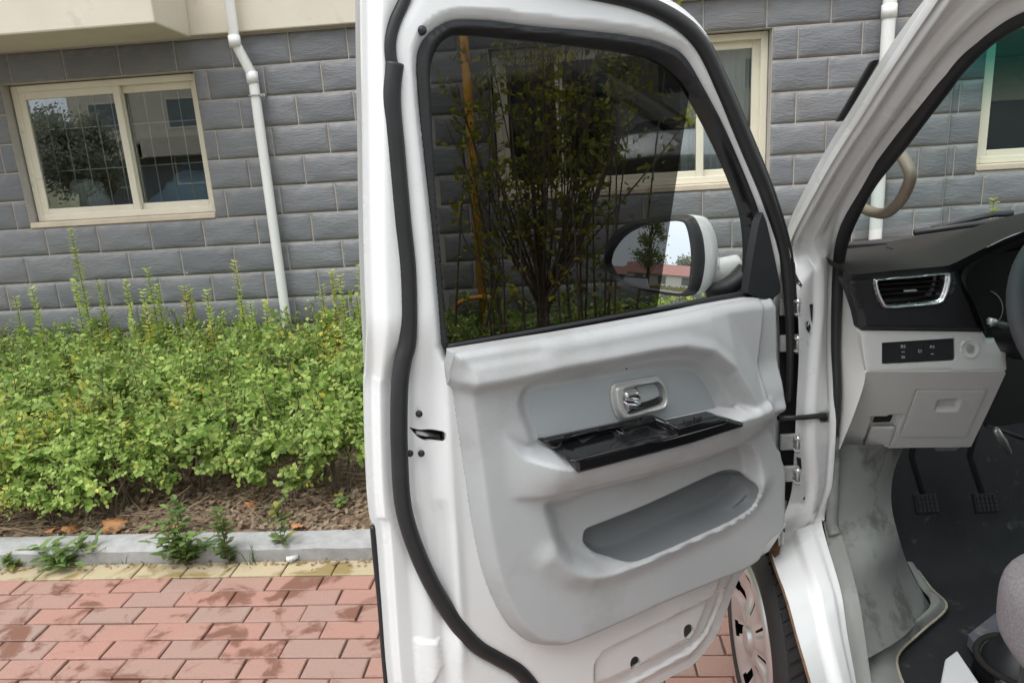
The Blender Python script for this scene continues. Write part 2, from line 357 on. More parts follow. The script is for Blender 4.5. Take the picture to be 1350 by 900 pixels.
def paver_material(name, base, alt, wet, wthr=.56):
    m, n, l, p = new_mat(name)
    oi = n.new("ShaderNodeObjectInfo"); g = n.new("ShaderNodeNewGeometry")
    r = n.new("ShaderNodeMix"); r.data_type = 'RGBA'; r.inputs[6].default_value = (*base, 1); r.inputs[7].default_value = (*alt, 1)
    pw = n.new("ShaderNodeMath"); pw.operation = 'POWER'; pw.inputs[1].default_value = 1.6; l.new(oi.outputs['Random'], pw.inputs[0]); l.new(pw.outputs[0], r.inputs[0])
    def nz(s, d=5, ro=.6, di=0):
        t = n.new("ShaderNodeTexNoise"); t.inputs['Scale'].default_value = s; t.inputs['Detail'].default_value = d; t.inputs['Roughness'].default_value = ro; t.inputs['Distortion'].default_value = di
        l.new(g.outputs['Position'], t.inputs['Vector']); return t
    f = nz(180, 3); mr = n.new("ShaderNodeMapRange"); mr.inputs['To Min'].default_value = .78; mr.inputs['To Max'].default_value = 1.22; l.new(f.outputs[0], mr.inputs[0])
    mx = n.new("ShaderNodeMix"); mx.data_type = 'RGBA'; mx.blend_type = 'MULTIPLY'; mx.inputs[0].default_value = 1; l.new(r.outputs[2], mx.inputs[6]); l.new(mr.outputs[0], mx.inputs[7])
    wz = nz(5.2, 6, .6, .6); wr = n.new("ShaderNodeMapRange"); wr.inputs['From Min'].default_value = wthr-.03; wr.inputs['From Max'].default_value = wthr+.04; l.new(wz.outputs[0], wr.inputs[0])
    m2 = n.new("ShaderNodeMix"); m2.data_type = 'RGBA'; l.new(wr.outputs[0], m2.inputs[0]); l.new(mx.outputs[2], m2.inputs[6]); m2.inputs[7].default_value = (*wet, 1)
    gz = nz(9, 5); gr = n.new("ShaderNodeMapRange"); gr.inputs['From Min'].default_value = .6; gr.inputs['From Max'].default_value = .75; gr.inputs['To Max'].default_value = .5; l.new(gz.outputs[0], gr.inputs[0])
    m3 = n.new("ShaderNodeMix"); m3.data_type = 'RGBA'; l.new(gr.outputs[0], m3.inputs[0]); l.new(m2.outputs[2], m3.inputs[6]); m3.inputs[7].default_value = (.30, .23, .19, 1)
    l.new(m3.outputs[2], p.inputs['Base Color'])
    rr = n.new("ShaderNodeMapRange"); rr.inputs['To Min'].default_value = .85; rr.inputs['To Max'].default_value = .5; l.new(wr.outputs[0], rr.inputs[0]); l.new(rr.outputs[0], p.inputs['Roughness'])
    b = n.new("ShaderNodeBump"); b.inputs['Strength'].default_value = .5; b.inputs['Distance'].default_value = .002; l.new(f.outputs[0], b.inputs['Height']); l.new(b.outputs[0], p.inputs['Normal'])
    return m
PAVER = paver_material("red_paver", (.355, .190, .150), (.30, .205, .168), (.19, .088, .062), .56)
PAVEY = paver_material("yellow_paver", (.42, .345, .215), (.37, .31, .205), (.25, .185, .075), .51)

# ================================================================== SETTING
def sheet(name, x0, x1, y0, y1, z, m, kind='structure', nx=1, ny=1, zf=None):
    xs = np.linspace(x0, x1, nx+1); ys = np.linspace(y0, y1, ny+1)
    v = [(x, y, z+(zf(x, y) if zf else 0)) for y in ys for x in xs]
    f = [(j*(nx+1)+i, j*(nx+1)+i+1, (j+1)*(nx+1)+i+1, (j+1)*(nx+1)+i) for j in range(ny) for i in range(nx)]
    return tag(obj(name, v, f, m, None, bool(zf)), kind=kind)
GYE = 2.5478-20*.0984-.004; YK0, YK1 = 2.662, 2.79       # kerb front and back
WALL = 5.173                   # face of the tiled wall
sheet("ground", -500, 500, -600, 400, -.06, FIELD)
sheet("road", -60, 60, -14, -6, -.03, ASPH)
soil = sheet("planting_bed", -14, 6, YK1+.002, WALL+.05, .048, SOIL, nx=160, ny=40, zf=lambda x, y: .022*noise.noise((x*3, y*3, 0))+.012*noise.noise((x*11, y*11, 3)))
CONC = mat("bounce_concrete", (.30, .295, .285), .9, bump=.5, bscale=120, var=.15, vscale=3)
sheet("bounce_ground", -14, 8, -6, GYE, -.008, CONC)  # unseen pale ground added behind the viewer to bounce neutral light
pave = sheet("pavement", -14, 8, -6, YK0+.02, -.014, JOINT)
kerb = empty("kerb", (0, YK0, 0)); kerb['kind'] = 'structure'

# pavers: 200 x 100, stretcher bond, rows counted from the kerb
GX, GY, PP, PL = -2.2813, 2.5478, .0984, .105
def paver_mesh(name, w, d, h, m, k=0):
    c = .004; q = [(-w/2, -d/2), (w/2, -d/2), (w/2, d/2), (-w/2, d/2)]; rr = random.Random(k)
    j = lambda: rr.uniform(-.0015, .0015)
    v = [(x+j(), y+j(), -.03) for x, y in q]+[(x+j(), y+j(), h-c) for x, y in q]+[(x-math.copysign(c, x)+j(), y-math.copysign(c, y)+j(), h+rr.uniform(-.001, .0008)) for x, y in q]
    f = [(8, 9, 10, 11)]+[(a, (a+1) % 4, 4+(a+1) % 4, 4+a) for a in range(4)]+[(4+a, 4+(a+1) % 4, 8+(a+1) % 4, 8+a) for a in range(4)]
    return mesh(name, v, f, m)
PV = [paver_mesh("paver", 2*PL-.007, PP-.007, 0, PAVER, k) for k in range(8)]
PY = [paver_mesh("paver", 2*PL-.006, .107, 0, PAVEY, k) for k in range(4)]
far = MB(); rows = []
for row in range(-1, 20):
    for c in range(-14, 34):
        y = (YK0-.002-.0545) if row < 0 else GY-(row+.5)*PP
        x = GX+(2*c+1+(row % 2 if row >= 0 else .25))*PL
        if row <= 8 and -2.55 < x < (.95 if row > 1 else .2):
            o = bpy.data.objects.new("paver", random.choice(PY if row < 0 else PV)); COL.objects.link(o); o.parent = pave
            o.location = (x+random.uniform(-.0015, .0015), y, random.uniform(-.002, .002)); o.rotation_euler = (random.uniform(-.006, .006), random.uniform(-.006, .006), random.uniform(-.008, .008))
        elif row >= 0:
            far.box((x-PL+.0035, y-PP/2+.0035, -.03), (x+PL-.0035, y+PP/2-.0035, 0))
tag(far.build("paver_field", PAVER, pave), kind='stuff')

# kerb stones
def kerb_stone(x0, x1):
    ch = .014; KH = .066; pr = [(YK0, -.05), (YK0, KH-ch), (YK0+ch, KH), (YK1, KH), (YK1, -.05)]
    n = 40; v = []; f = []
    for i in range(n+1):
        x = x0+(x1-x0)*i/n
        for (y, z) in pr: v.append((x, y+random.uniform(-.002, .002), z+random.uniform(-.002, .0015)))
    for i in range(n):
        for k in range(4): f.append((i*5+k, (i+1)*5+k, (i+1)*5+k+1, i*5+k+1))
    f += [(0, 1, 2, 3, 4), tuple(n*5+k for k in (4, 3, 2, 1, 0))]
    o = obj("kerb_stone", v, f, KERBM, kerb); o.data.shade_smooth(); o.data.set_sharp_from_angle(angle=R_(35)); return o
for x0 in np.arange(-5.66, 3.5, 1.99): kerb_stone(x0, x0+1.985)

# ================================================================== BUILDING
TH = .2; WX, L0 = -3.8102, 2.2528
bld = empty("apartment_building", (0, WALL, 0), "grey tiled ground floor of an apartment building with cream framed windows", "building")
XJ = float(ony(1249, 200, WALL)[0])          # small return in the wall, right of the second drainpipe
W1 = (-3.905, -2.500, L0-5*TH+.0, L0); W2 = (float(ony(646, 110, WALL)[0]), 1.365, L0-5*TH, L0); W3 = (float(ony(1287, 217, WALL+.03)[0]), 4.3, L0-5*TH+.02, L0)
# backing wall with openings, built as vertical and horizontal strips
def wall_strips(x0, x1, z0, z1, opens, yf, th):
    mb = MB(); xs = sorted({x0, x1, *[o[0] for o in opens], *[o[1] for o in opens]})
    for a, b in zip(xs[:-1], xs[1:]):
        op = [o for o in opens if o[0] <= a+1e-6 and o[1] >= b-1e-6]
        if op: mb.box((a, yf, z0), (b, yf+th, op[0][2])); mb.box((a, yf, op[0][3]), (b, yf+th, z1))
        else: mb.box((a, yf, z0), (b, yf+th, z1))
    return mb
ws = wall_strips(-9, XJ, -.2, 2.6, [W1, W2], WALL, .25); 
wb = wall_strips(XJ, 7, -.2, 2.6, [W3], WALL+.03, .22); ws.add(wb.v, wb.f)
wallo = ws.build("tiled_wall", GROUT, bld)
def tile_mesh(w, h, seed):
    nx, ny = max(3, int(w/.045)), 5; e = .020; rr = random.Random(seed)
    xs = np.r_[0, np.linspace(e, w-e, nx), w] if w > .09 else np.linspace(0, w, 4); ys = np.r_[0, np.linspace(e, h-e, ny), h]
    v = []; a = []
    for j, z in enumerate(ys):
        for i, x in enumerate(xs):
            d = min(x, w-x, z, h-z); q = min(d/.034, 1.0)
            y = .002+.0125*q+(.0095*noise.noise((x*8+seed*7, z*22, seed))+.007*noise.noise((x*20+seed*3, z*40, seed+9)))*min(1, d/.02)
            edge = i in (0, len(xs)-1) or j in (0, len(ys)-1)
            if edge: y = .002
            v.append((x-w/2, -y, z-h/2)); a.append((1. if edge else 0)*rr.uniform(.25, 1)+(.5 if j == len(ys)-2 and rr.random() < .3 else 0))
    n = len(xs); f = [(j*n+i, j*n+i+1, (j+1)*n+i+1, (j+1)*n+i) for j in range(len(ys)-1) for i in range(n-1)]
    b = len(v); per = [i for i in range(n)]+[j*n+n-1 for j in range(1, len(ys))]+[(len(ys)-1)*n+i for i in range(n-2, -1, -1)]+[j*n for j in range(len(ys)-2, 0, -1)]
    for k in per: v.append((v[k][0], .004, v[k][2])); a.append(.8)
    f += [(per[(i+1) % len(per)], per[i], b+i, b+(i+1) % len(per)) for i in range(len(per))]
    me = mesh("tile", v, f, TILE, True); at = me.attributes.new('tint', 'FLOAT', 'POINT'); at.data.foreach_set('value', a)
    return me
GAP = .0075; FULL = [tile_mesh(2*TH-GAP, TH-GAP, s) for s in range(14)]
ntile = 0
def put_tile(x0, x1, z0, z1, y):
    global ntile
    w_, h_ = x1-x0-GAP, z1-z0-GAP
    if w_ < .025 or h_ < .02: return
    me = random.choice(FULL) if abs(w_-(2*TH-GAP)) < .002 and abs(h_-(TH-GAP)) < .002 else tile_mesh(w_, h_, ntile)
    o = bpy.data.objects.new("tile", me); COL.objects.link(o); o.parent = wallo
    o.location = ((x0+x1)/2, y-WALL+random.uniform(-.0015, .0015), (z0+z1)/2); ntile += 1
def tile_band(xa, xb, phase, y, opens):
    for row in range(-1, 9):
        zt, zb = L0-row*TH, L0-(row+1)*TH
        c = phase+(0 if row % 2 else 1)
        k = math.floor((xa-WX)/TH/2)-1
        while True:
            x0 = WX+(2*k+c)*TH; x1 = x0+2*TH; k += 1
            if x0 >= xb: break
            segs = [(max(x0, xa), min(x1, xb))]
            if segs[0][1]-segs[0][0] < .02: continue
            for (o0, o1, oz0, oz1) in opens:
                if zb < oz1-.01 and zt > oz0+.01:
                    segs = [q for a, b in segs for q in ((a, min(b, o0)), (max(a, o1), b)) if q[1]-q[0] > .03]
            for a, b in segs: put_tile(a, b, zb, zt, y)
XM = -.9
tile_band(-4.75, XM, 0, WALL, [W1]); tile_band(XM, XJ, 26.69+1-28, WALL, [W2]); tile_band(XJ, 4.75, .9, WALL+.03, [W3])

# cream band and balcony slab
zb_ = 2.462
bm_ = MB().box((-9, WALL-.07, zb_), (7, WALL+.25, 9)); band = bevel(bm_.build("upper_wall", STUCCO, bld), .008)
zs = float(ony(250, 48, WALL-.07)[2]); ys_ = float(onz(204, 28, zs)[1]); xs_ = float(onz(204, 28, zs)[0])
yd = WALL-.072
v = [(-7, ys_, zs), (xs_, ys_, zs), (float(onz(250, 47, zs)[0]), yd, zs-.0), (-7, yd, zs)]
v = [(x, y, zs-.012) for x, y, _ in v]+[(x, y, zs+.5) for x, y, _ in v]
bevel(obj("balcony_slab", v, [(0, 3, 2, 1), (4, 5, 6, 7), (0, 1, 5, 4), (1, 2, 6, 5), (2, 3, 7, 6), (3, 0, 4, 7)], STUCCO, bld), .012)
# dark damp line under the slab
def ring(mb, x0, x1, z0, z1, y0, y1, t):
    mb.box((x0, y0, z0), (x0+t, y1, z1)); mb.box((x1-t, y0, z0), (x1, y1, z1)); mb.box((x0+t, y0, z0), (x1-t, y1, z0+t)); mb.box((x0+t, y0, z1-t), (x1-t, y1, z1)); return mb
def window(op, mull, label, sashes, grille=None, yo=0.):
    x0, x1, z0, z1 = op; y = WALL+.075+yo
    w_ = bevel(ring(MB(), x0+.012, x1-.004, z0+.045, z1-.006, y, y+.09, .045).build("window", FRAME, bld), .004)
    tag(w_, label)
    bevel(MB().box((x0+.002, WALL-.012+yo, z0+.004), (x1-.002, y+.1, z0+.043)).build("sill", SILLM, w_), .006)
    for (a, b, front) in sashes:
        yy = y+(.008 if front else .046)
        bevel(ring(MB(), a, b, z0+.082, z1-.05, yy, yy+.034, .05).build("sash", FRAME, w_), .004)
        MB().box((a+.045, yy+.014, z0+.125), (b-.045, yy+.020, z1-.093)).build("pane", PANE, w_)
    if grille:
        g = MB(); gx, gz = grille
        for x in np.arange(x0+.12, x1-.05, gx): g.box((x-.0028, y+.17, z0+.05), (x+.0028, y+.176, z1))
        for z in np.arange(z0+.1, z1, gz): g.box((x0, y+.178, z-.005), (x1, y+.182, z+.001))
        g.build("window_grille", SATIN, w_)
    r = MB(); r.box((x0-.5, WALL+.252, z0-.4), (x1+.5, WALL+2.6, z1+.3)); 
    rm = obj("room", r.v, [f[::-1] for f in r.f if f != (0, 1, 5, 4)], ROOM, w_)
    return w_
xm1 = float(ony(168, 190, WALL+.1)[0])
wn1 = window(W1, None, "cream sliding window on the left with a white grille behind the glass", [(W1[0]+.05, xm1+.02, True), (xm1-.03, W1[1]-.045, False)], (.128, .30))
xm2 = float(ony(921, 190, WALL+.1)[0]); xm3 = float(ony(739, 150, WALL+.1)[0])
wn2 = window(W2, None, "wide cream window half hidden behind the open van door", [(xm3-.03, xm2+.03, True), (xm2-.03, W2[1]-.045, False), (W2[0]+.05, xm3+.02, False)])
wn3 = window(W3, None, "cream window seen through the van windscreen", [(W3[0]+.05, W3[0]+.8, True), (W3[0]+.75, W3[1]-.05, False)], yo=.03)
# curtains give the far rooms some tone
CURT = mat("pale_curtain", (.66, .68, .69), .9, var=.2, vscale=3, aniso=(8, 1, .3))
def curtain(wn, x0, x1, z0, z1, y):
    n = 60; v = []; 
    for i in range(n+1):
        x = x0+(x1-x0)*i/n; yy = y+.03*math.sin(i*1.3)+.012*math.sin(i*3.1)
        v += [(x, yy, z0), (x, yy, z1)]
    obj("curtain", v, [(2*i, 2*i+2, 2*i+3, 2*i+1) for i in range(n)], CURT, wn, True)
curtain(wn2, xm2-.1, W2[1]+.1, W2[2]-.05, W2[3], WALL+.24); 
# things on the inner sill of the left window
sy = WALL+.27
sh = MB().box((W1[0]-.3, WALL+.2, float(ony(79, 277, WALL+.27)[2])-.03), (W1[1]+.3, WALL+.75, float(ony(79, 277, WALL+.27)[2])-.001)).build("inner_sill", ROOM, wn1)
def lathe(prof, c, n=20):
    v = []; f = []
    for r, z in prof:
        for j in range(n): v.append((c[0]+r*math.cos(2*math.pi*j/n), c[1]+r*math.sin(2*math.pi*j/n), c[2]+z))
    for i in range(len(prof)-1):
        for j in range(n): f.append((i*n+j, i*n+(j+1) % n, (i+1)*n+(j+1) % n, (i+1)*n+j))
    return v, f
bx = ony(79, 265, sy)[0]; bz = float(ony(79, 277, sy)[2])
bt = empty("plastic_bottle", (bx, sy, bz), "small clear plastic bottle on the sill inside the left window", "bottle")
PET = mat("pale_plastic", (.22, .25, .25), .2); 
obj("bottle_body", *lathe([(.0, 0), (.032, .003), (.034, .02), (.033, .12), (.03, .15), (.014, .18), (.013, .195)], (bx, sy, bz)), PET, bt, True)
obj("bottle_cap", *lathe([(.016, .193), (.017, .196), (.017, .215), (.0, .217)], (bx, sy, bz)), PRINT, bt, True)
def bundle(name, c, s, m, seed, label, cat):
    bm = bmesh.new(); bmesh.ops.create_icosphere(bm, subdivisions=4, radius=1)
    for q in bm.verts:
        p = q.co.copy(); k = 1+.28*noise.noise(p*1.6+Vector((seed, 0, 0)))+.1*noise.noise(p*4+Vector((seed, 5, 0)))
        x, y, z = p*k; z = max(z, -.35)
        q.co = (x*s[0], y*s[1], (z+.35)*s[2])
    me = bpy.data.meshes.new(name); bm.to_mesh(me); bm.free(); me.materials.append(m); me.shade_smooth()
    o = bpy.data.objects.new(name, me); COL.objects.link(o); o.location = c; return tag(o, label, cat)
WCLOTH = mat("pale_cloth", (.52, .55, .50), .9, var=.1); BCLOTH = mat("blue_grey_cloth", (.30, .44, .60), .9, var=.12)
cx_ = ony(112, 262, sy+.1)[0]
bundle("cushion", (cx_, sy+.14, bz-.001), (.16, .1, .17), WCLOTH, 2, "pale cushion on the sill inside the left window beside a bottle", "cushion")
bundle("duvet", (-2.78, WALL+.62, W1[2]-.05), (.50, .3, .30), BCLOTH, 5, "blue grey duvet heaped behind the right pane of the left window", "duvet")

# drainpipes
def pipe_part(pts, rad, parent, name="drainpipe"):
    o = MB().tube(pts, rad, 16).build(name, PIPEW, parent, True); o.data.set_sharp_from_angle(angle=R_(50)); return o
yp = WALL-.075
k1 = ony(313, 57, yp-.02); k2 = ony(332, 98, yp); k3 = ony(375, 410, yp); k0 = ony(303, -30, yp-.02)
p1 = pipe_part([(k0[0], yp-.06, 4.0), (k1[0], yp-.06, k1[2]), (k2[0], yp, k2[2]), (k2[0]+.004, yp, k2[2]-.03), (k2[0]+.0, yp, .12)], .0335, bld)
tag(p1, "white drainpipe with a kinked offset left of the door")
for z_ in (k1[2]+.02,): MB().tube([(k1[0], yp-.06, z_+.02), (k1[0], yp-.06, z_-.05)], .0385, 16).build("pipe_socket", PIPEW, p1, True)
MB().tube([(k2[0], yp, k2[2]+.015), (k2[0], yp, k2[2]-.06)], .0385, 16).build("pipe_socket", PIPEW, p1, True)
def clip(x, z, par):
    c = MB(); n = 16
    c.tube([(x+.038*math.cos(q), yp+.038*math.sin(q), z) for q in np.linspace(0, 2*math.pi, n)], .006, 6)
    c.box((x+.03, yp-.01, z-.008), (x+.075, yp+.01, z+.008)); c.tube([(x+.055, yp-.018, z), (x+.055, yp+.07, z)], .006, 6)
    return c.build("pipe_clip", STEEL, par)
clip(k2[0], float(ony(340, 126, yp)[2]), p1)
q0 = ony(1172, 20, yp); q1 = ony(1161, 300, yp)
p2 = pipe_part([(q0[0], yp, 4.0), (q0[0], yp, .12)], .040, bld); tag(p2, "straight white drainpipe beyond the van windscreen pillar")
MB().tube([(q0[0], yp, q0[2]-.02), (q0[0], yp, q0[2]+.06)], .046, 16).build("pipe_socket", PIPEW, p2, True)

# ================================================================== PLANTS
class Leaves:
    """many small folded leaves gathered into one mesh"""
    def __init__(s): s.P = []; s.D = []; s.N = []; s.L = []; s.W = []; s.T = []
    def add(s, p, d, n, L, W, t): s.P.append(p); s.D.append(d); s.N.append(n); s.L.append(L); s.W.append(W); s.T.append(t)
    def mesh(s, name, m):
        P, D, N = (np.array(a, float) for a in (s.P, s.D, s.N)); L = np.array(s.L)[:, None]; W = np.array(s.W)[:, None]
        D /= np.linalg.norm(D, axis=1, keepdims=True)+1e-9; N -= D*(D*N).sum(1, keepdims=True); N /= np.linalg.norm(N, axis=1, keepdims=True)+1e-9
        B = np.cross(D, N)
        V = np.stack([P, P+D*L*.32+B*W*.5+N*W*.16, P+D*L*.70+B*W*.40+N*W*.12, P+D*L-N*L*.06, P+D*L*.70-B*W*.40+N*W*.12, P+D*L*.32-B*W*.5+N*W*.16], 1).reshape(-1, 3)
        k = np.arange(len(P))[:, None]*6
        F = np.concatenate([k+np.array([0, 1, 2, 3]), k+np.array([0, 3, 4, 5])], 1).reshape(-1, 4)
        me = bpy.data.meshes.new(name); me.vertices.add(len(V)); me.vertices.foreach_set('co', V.ravel())
        me.loops.add(F.size); me.loops.foreach_set('vertex_index', F.ravel().astype(np.int32))
        me.polygons.add(len(F)); me.polygons.foreach_set('loop_start', np.arange(0, F.size, 4, dtype=np.int32))
        try: me.polygons.foreach_set('loop_total', np.full(len(F), 4, np.int32))
        except Exception: pass
        me.update(calc_edges=True); me.validate()
        at = me.attributes.new('tint', 'FLOAT', 'POINT'); at.data.foreach_set('value', np.repeat(np.array(s.T, np.float32), 6))
        me.materials.append(m); return me
def rnd(a=1.): return np.array([random.uniform(-a, a) for _ in range(3)])
UP = np.array([0, 0, 1.])
def sprig(lv, p0, p1, n, L, start=.3, spread=1., tintb=.4, upright=.55):
    """leaf pairs up a shoot, smaller and brighter towards the tip"""
    ax = p1-p0; ax /= np.linalg.norm(ax)
    for i in range(n):
        t = start+(1-start)*i/max(n-1, 1); p = p0+(p1-p0)*t; q = random.uniform(0, 6.28)
        e = np.cross(ax, [math.cos(q), math.sin(q), .3]); e /= np.linalg.norm(e)+1e-9
        for sgn in (1, -1):
            d = e*sgn*spread+ax*upright+rnd(.25); s_ = L*(1.05-.35*t)*random.uniform(.75, 1.2)
            lv.add(p, d, ax+UP*.5+rnd(.35), s_, s_*.68, min(1, max(0, tintb+(t-.6)*.5+random.uniform(-.3, .3))))
def shrub_variant(seed, R=.29, H=.60, nsh=30, low=.42):
    random.seed(seed); lv = Leaves(); st = MB()
    mains = []
    for k in range(6):
        q = k*1.05+random.uniform(-.4, .4); r0 = random.uniform(.005, .04); rr = R*random.uniform(.25, .6); h = H*random.uniform(.30, .52)
        b = np.array([r0*math.cos(q), r0*math.sin(q), -.02]); t = np.array([rr*math.cos(q), rr*math.sin(q), h]); m = (b+t)/2+rnd(.025)
        c = smooth_line([b, m, t], 3); st.tube(c, np.linspace(.0085, .0045, len(c)), 5, False); mains.append(c)
    for k in range(nsh):
        q = random.uniform(0, 6.28); rr = R*math.sqrt(random.random())*1.08
        h = H*(1-.30*(rr/R)**2)*random.uniform(.66, 1.08)
        tip = np.array([rr*math.cos(q), rr*math.sin(q), h])
        mid = min((c[i] for c in mains for i in (2, 4, 6)), key=lambda p: np.linalg.norm(p[:2]-tip[:2])*1.4+abs(p[2]-h*.45)+random.uniform(0, .08))
        st.tube([mid, (mid+tip)/2+rnd(.02), tip*.98], [.0036, .0028, .0015], 4, False)
        Lk = random.choice([.036, .042, .046, .052])
        for j in range(5):                                  # side sprays
            t = random.uniform(low-.25, .95); p = mid+(tip-mid)*max(t, .05)
            d = np.array([math.cos(q+random.uniform(-1.9, 1.9)), math.sin(q+random.uniform(-1.9, 1.9)), random.uniform(-.35, 1.2)])
            e = p+d/np.linalg.norm(d)*random.uniform(.06, .14); st.tube([p, e], [.0016, .001], 3, False)
            sprig(lv, p, e, random.randint(2, 4), Lk, .2, 1., .35)
        sprig(lv, mid, tip, 6, Lk, .3, 1., .5)
    return st, lv
HV = []
for k in range(7):
    st, lv = shrub_variant(k, R=.30 if k < 5 else .24, H=.60, nsh=30 if k < 5 else 20, low=.40 if k < 5 else .5)
    HV.append((mesh("stems", st.v, st.f, BARK, True), lv.mesh("foliage", LEAF)))
random.seed(11)
GL = .055
shrubs = []
def hedge_shrub(x, y, k, sc, sz, label, group, row):
    o = empty("hedge_shrub", (x, y, GL), label, "shrub", group, random.uniform(0, 6.28)); o['row'] = str(row)
    for me in HV[k]:
        c = bpy.data.objects.new(me.name.split('.')[0], me); COL.objects.link(c); c.parent = o; c.scale = (sc, sc, sz)
    shrubs.append(o); return o
HG = "hedge shrubs in the bed along the tiled wall"
HL = ["leafy green hedge shrub in the back row against the tiled wall", "leafy green hedge shrub in the middle rows of the bed", "low hedge shrub at the front of the bed showing bare stems", "bushy low hedge shrub at the front left of the bed reaching down to the kerb"]
for ri, (y, h) in enumerate([(4.86, .98), (4.46, .98), (4.06, .97), (3.68, .93), (3.36, .86)]):
    x = -4.45+random.uniform(0, .3)
    while x < 1.6:
        if ri == 4 and x > -.9: x += .4; continue
        hedge_shrub(x, y+random.uniform(-.09, .09), random.randrange(5), random.uniform(.92, 1.12), h*random.uniform(.94, 1.05), HL[0] if ri == 0 else HL[1], HG, y)
        x += random.uniform(.36, .46)
for (x, y, k, sc, sz) in [(-2.46, 3.10, 0, .95, .80), (-2.16, 2.98, 1, .72, .70), (-2.75, 3.0, 3, 1., .8), (-2.42, 2.93, 4, .62, .5)]: hedge_shrub(x, y, k, sc, sz, HL[3], HG, "fl")
for (px, py, k, sc, sz) in [(185, 668, 5, .85, .80), (262, 655, 6, .8, .72), (330, 648, 5, .7, .70), (385, 662, 6, .80, .66), (452, 650, 5, .95, .78)]:
    p = onz(px, py, GL); hedge_shrub(p[0], p[1], k, sc, sz, HL[2], HG, "fs")
ORD = ['first', 'second', 'third', 'fourth', 'fifth', 'sixth', 'seventh', 'eighth', 'ninth', 'tenth', 'eleventh', 'twelfth', 'thirteenth', 'fourteenth', 'fifteenth', 'sixteenth', 'seventeenth']
RN = {4.86: "leafy green hedge shrub, %s from the left in the back row along the tiled wall", 4.46: "leafy green hedge shrub, %s from the left in the row before the back row", 4.06: "leafy green hedge shrub, %s from the left in the middle row of the bed", 3.68: "leafy green hedge shrub, %s from the left in the second row from the kerb", 3.36: "leafy green hedge shrub, %s from the left just behind the bare stemmed front shrubs",
      'fl': "bushy low hedge shrub at the front left of the bed, %s from the left", 'fs': "low hedge shrub with bare stems behind the kerb, %s from the left"}
for key, text in RN.items():
    for i_, o in enumerate(sorted([o for o in shrubs if o['row'] == str(key)], key=lambda o: o.location.x)): o['label'] = text % ORD[i_]
for o in shrubs: del o['row']
# tall shoots above the clipped top; each belongs to the shrub it grows from
for i, (px, py, yy) in enumerate([(93, 303, 4.75), (20, 393, 4.6), (42, 381, 4.7), (98, 372, 4.6), (129, 371, 4.8), (165, 371, 4.75), (194, 356, 4.8), (206, 377, 4.7), (188, 383, 4.6), (243, 379, 4.7), (250, 384, 4.75), (272, 384, 4.6), (309, 346, 4.8), (330, 400, 4.7), (350, 398, 4.6), (424, 377, 4.8), (437, 358, 4.8), (448, 365, 4.75), (473, 352, 4.7), (470, 390, 4.6), (1310, 264, 4.9), (1109, 300, 4.9), (895, 372, 4.3)]):
    tip = ony(px, py, yy); b = tip.copy(); b[2] = .42; b[0] -= .0; b[:2] += (0.01, -.02); lv = Leaves(); st = MB()
    st.tube([b, (b+tip)/2+rnd(.008), tip], [.004, .003, .0015], 5, False)
    n = max(6, int((tip[2]-b[2])/.022)); sprig(lv, b, tip, n, .056, .05, 1.1, .85, .6)
    sh_ = min(shrubs, key=lambda o: (o.location.x-b[0])**2+(o.location.y-b[1])**2)
    me = lv.mesh("shoot", LEAF); base = len(me.vertices)
    o = bpy.data.objects.new("shoot", me); COL.objects.link(o); o.parent = sh_
    o.matrix_parent_inverse = (Matrix.Translation(sh_.location) @ sh_.rotation_euler.to_matrix().to_4x4()).inverted()
    s2 = bpy.data.objects.new("shoot_stem", mesh("shoot_stem", st.v, st.f, BARK, True)); COL.objects.link(s2); s2.parent = o

# tall multi-stemmed shrub seen through the door glass
random.seed(21)
tb = onz(716, 452, .3); ty = 3.55; tb = ony(714, 440, ty)
ts = empty("tall_shrub", (tb[0], ty, GL), "tall many stemmed shrub with sparse yellow green leaves seen through the tinted door glass", "shrub")
st = MB(); lv = Leaves(); fork = np.array([tb[0]+.02, ty, float(ony(717, 385, ty)[2])]); base = np.array([tb[0]+.01, ty, GL-.02])
st.tube([base, (base+fork)/2+np.array([.012, 0, 0]), fork], [.022, .019, .017], 8)
TIPS = [(600, 120), (640, 70), (612, 60), (665, 40), (690, 25), (655, 110), (700, 60), (715, 20), (735, 45), (750, 10), (770, 40), (785, 70), (795, 30), (815, 60), (830, 20), (760, 90), (745, 120), (820, 110), (840, 80), (872, -8), (880, -12), (700, 110), (680, 90), (725, 80), (630, 150), (805, 150), (610, 200)]
def blob_leaves(p, n, s, L, up=.3):
    for _ in range(n): lv.add(p+rnd(s), rnd(1)+UP*up, UP+rnd(.8), L*random.uniform(.7, 1.25), L*.66, random.random())
TIPS += [(x+random.uniform(-22, 22), y+random.uniform(-10, 60)) for x, y in TIPS]
for n_, (px, py) in enumerate(TIPS):
    yy = ty+random.uniform(-.28, .3); tip = ony(px, py, yy); a = fork+np.array([(tip[0]-fork[0])*.42, (yy-ty)*.5, (tip[2]-fork[2])*.30])+rnd(.03)
    root = fork-UP*random.uniform(0, .12)+rnd(.012)
    if n_ % 5 in (1, 3):                         # other stems come straight from the ground
        root = np.array([fork[0]+(tip[0]-fork[0])*.7+random.uniform(-.12, .12), yy, GL-.02]); a = (root*.5+tip*.5)+rnd(.04)
    c = smooth_line([root, a, tip], 7); st.tube(c, np.linspace(.0085, .002, len(c)), 5, False)
    for i in range(6, len(c)):
        for _ in range(3):
            if random.random() < .55:
                d = rnd(1)+UP*.5; e = c[i]+d/np.linalg.norm(d)*random.uniform(.05, .16); st.tube([c[i], e], [.0025, .0012], 3, False)
                for t in (.4, .7, 1.): 
                    if random.random() < .75: blob_leaves(c[i]+(e-c[i])*t, random.choice([1, 2, 2]), .015, .034)
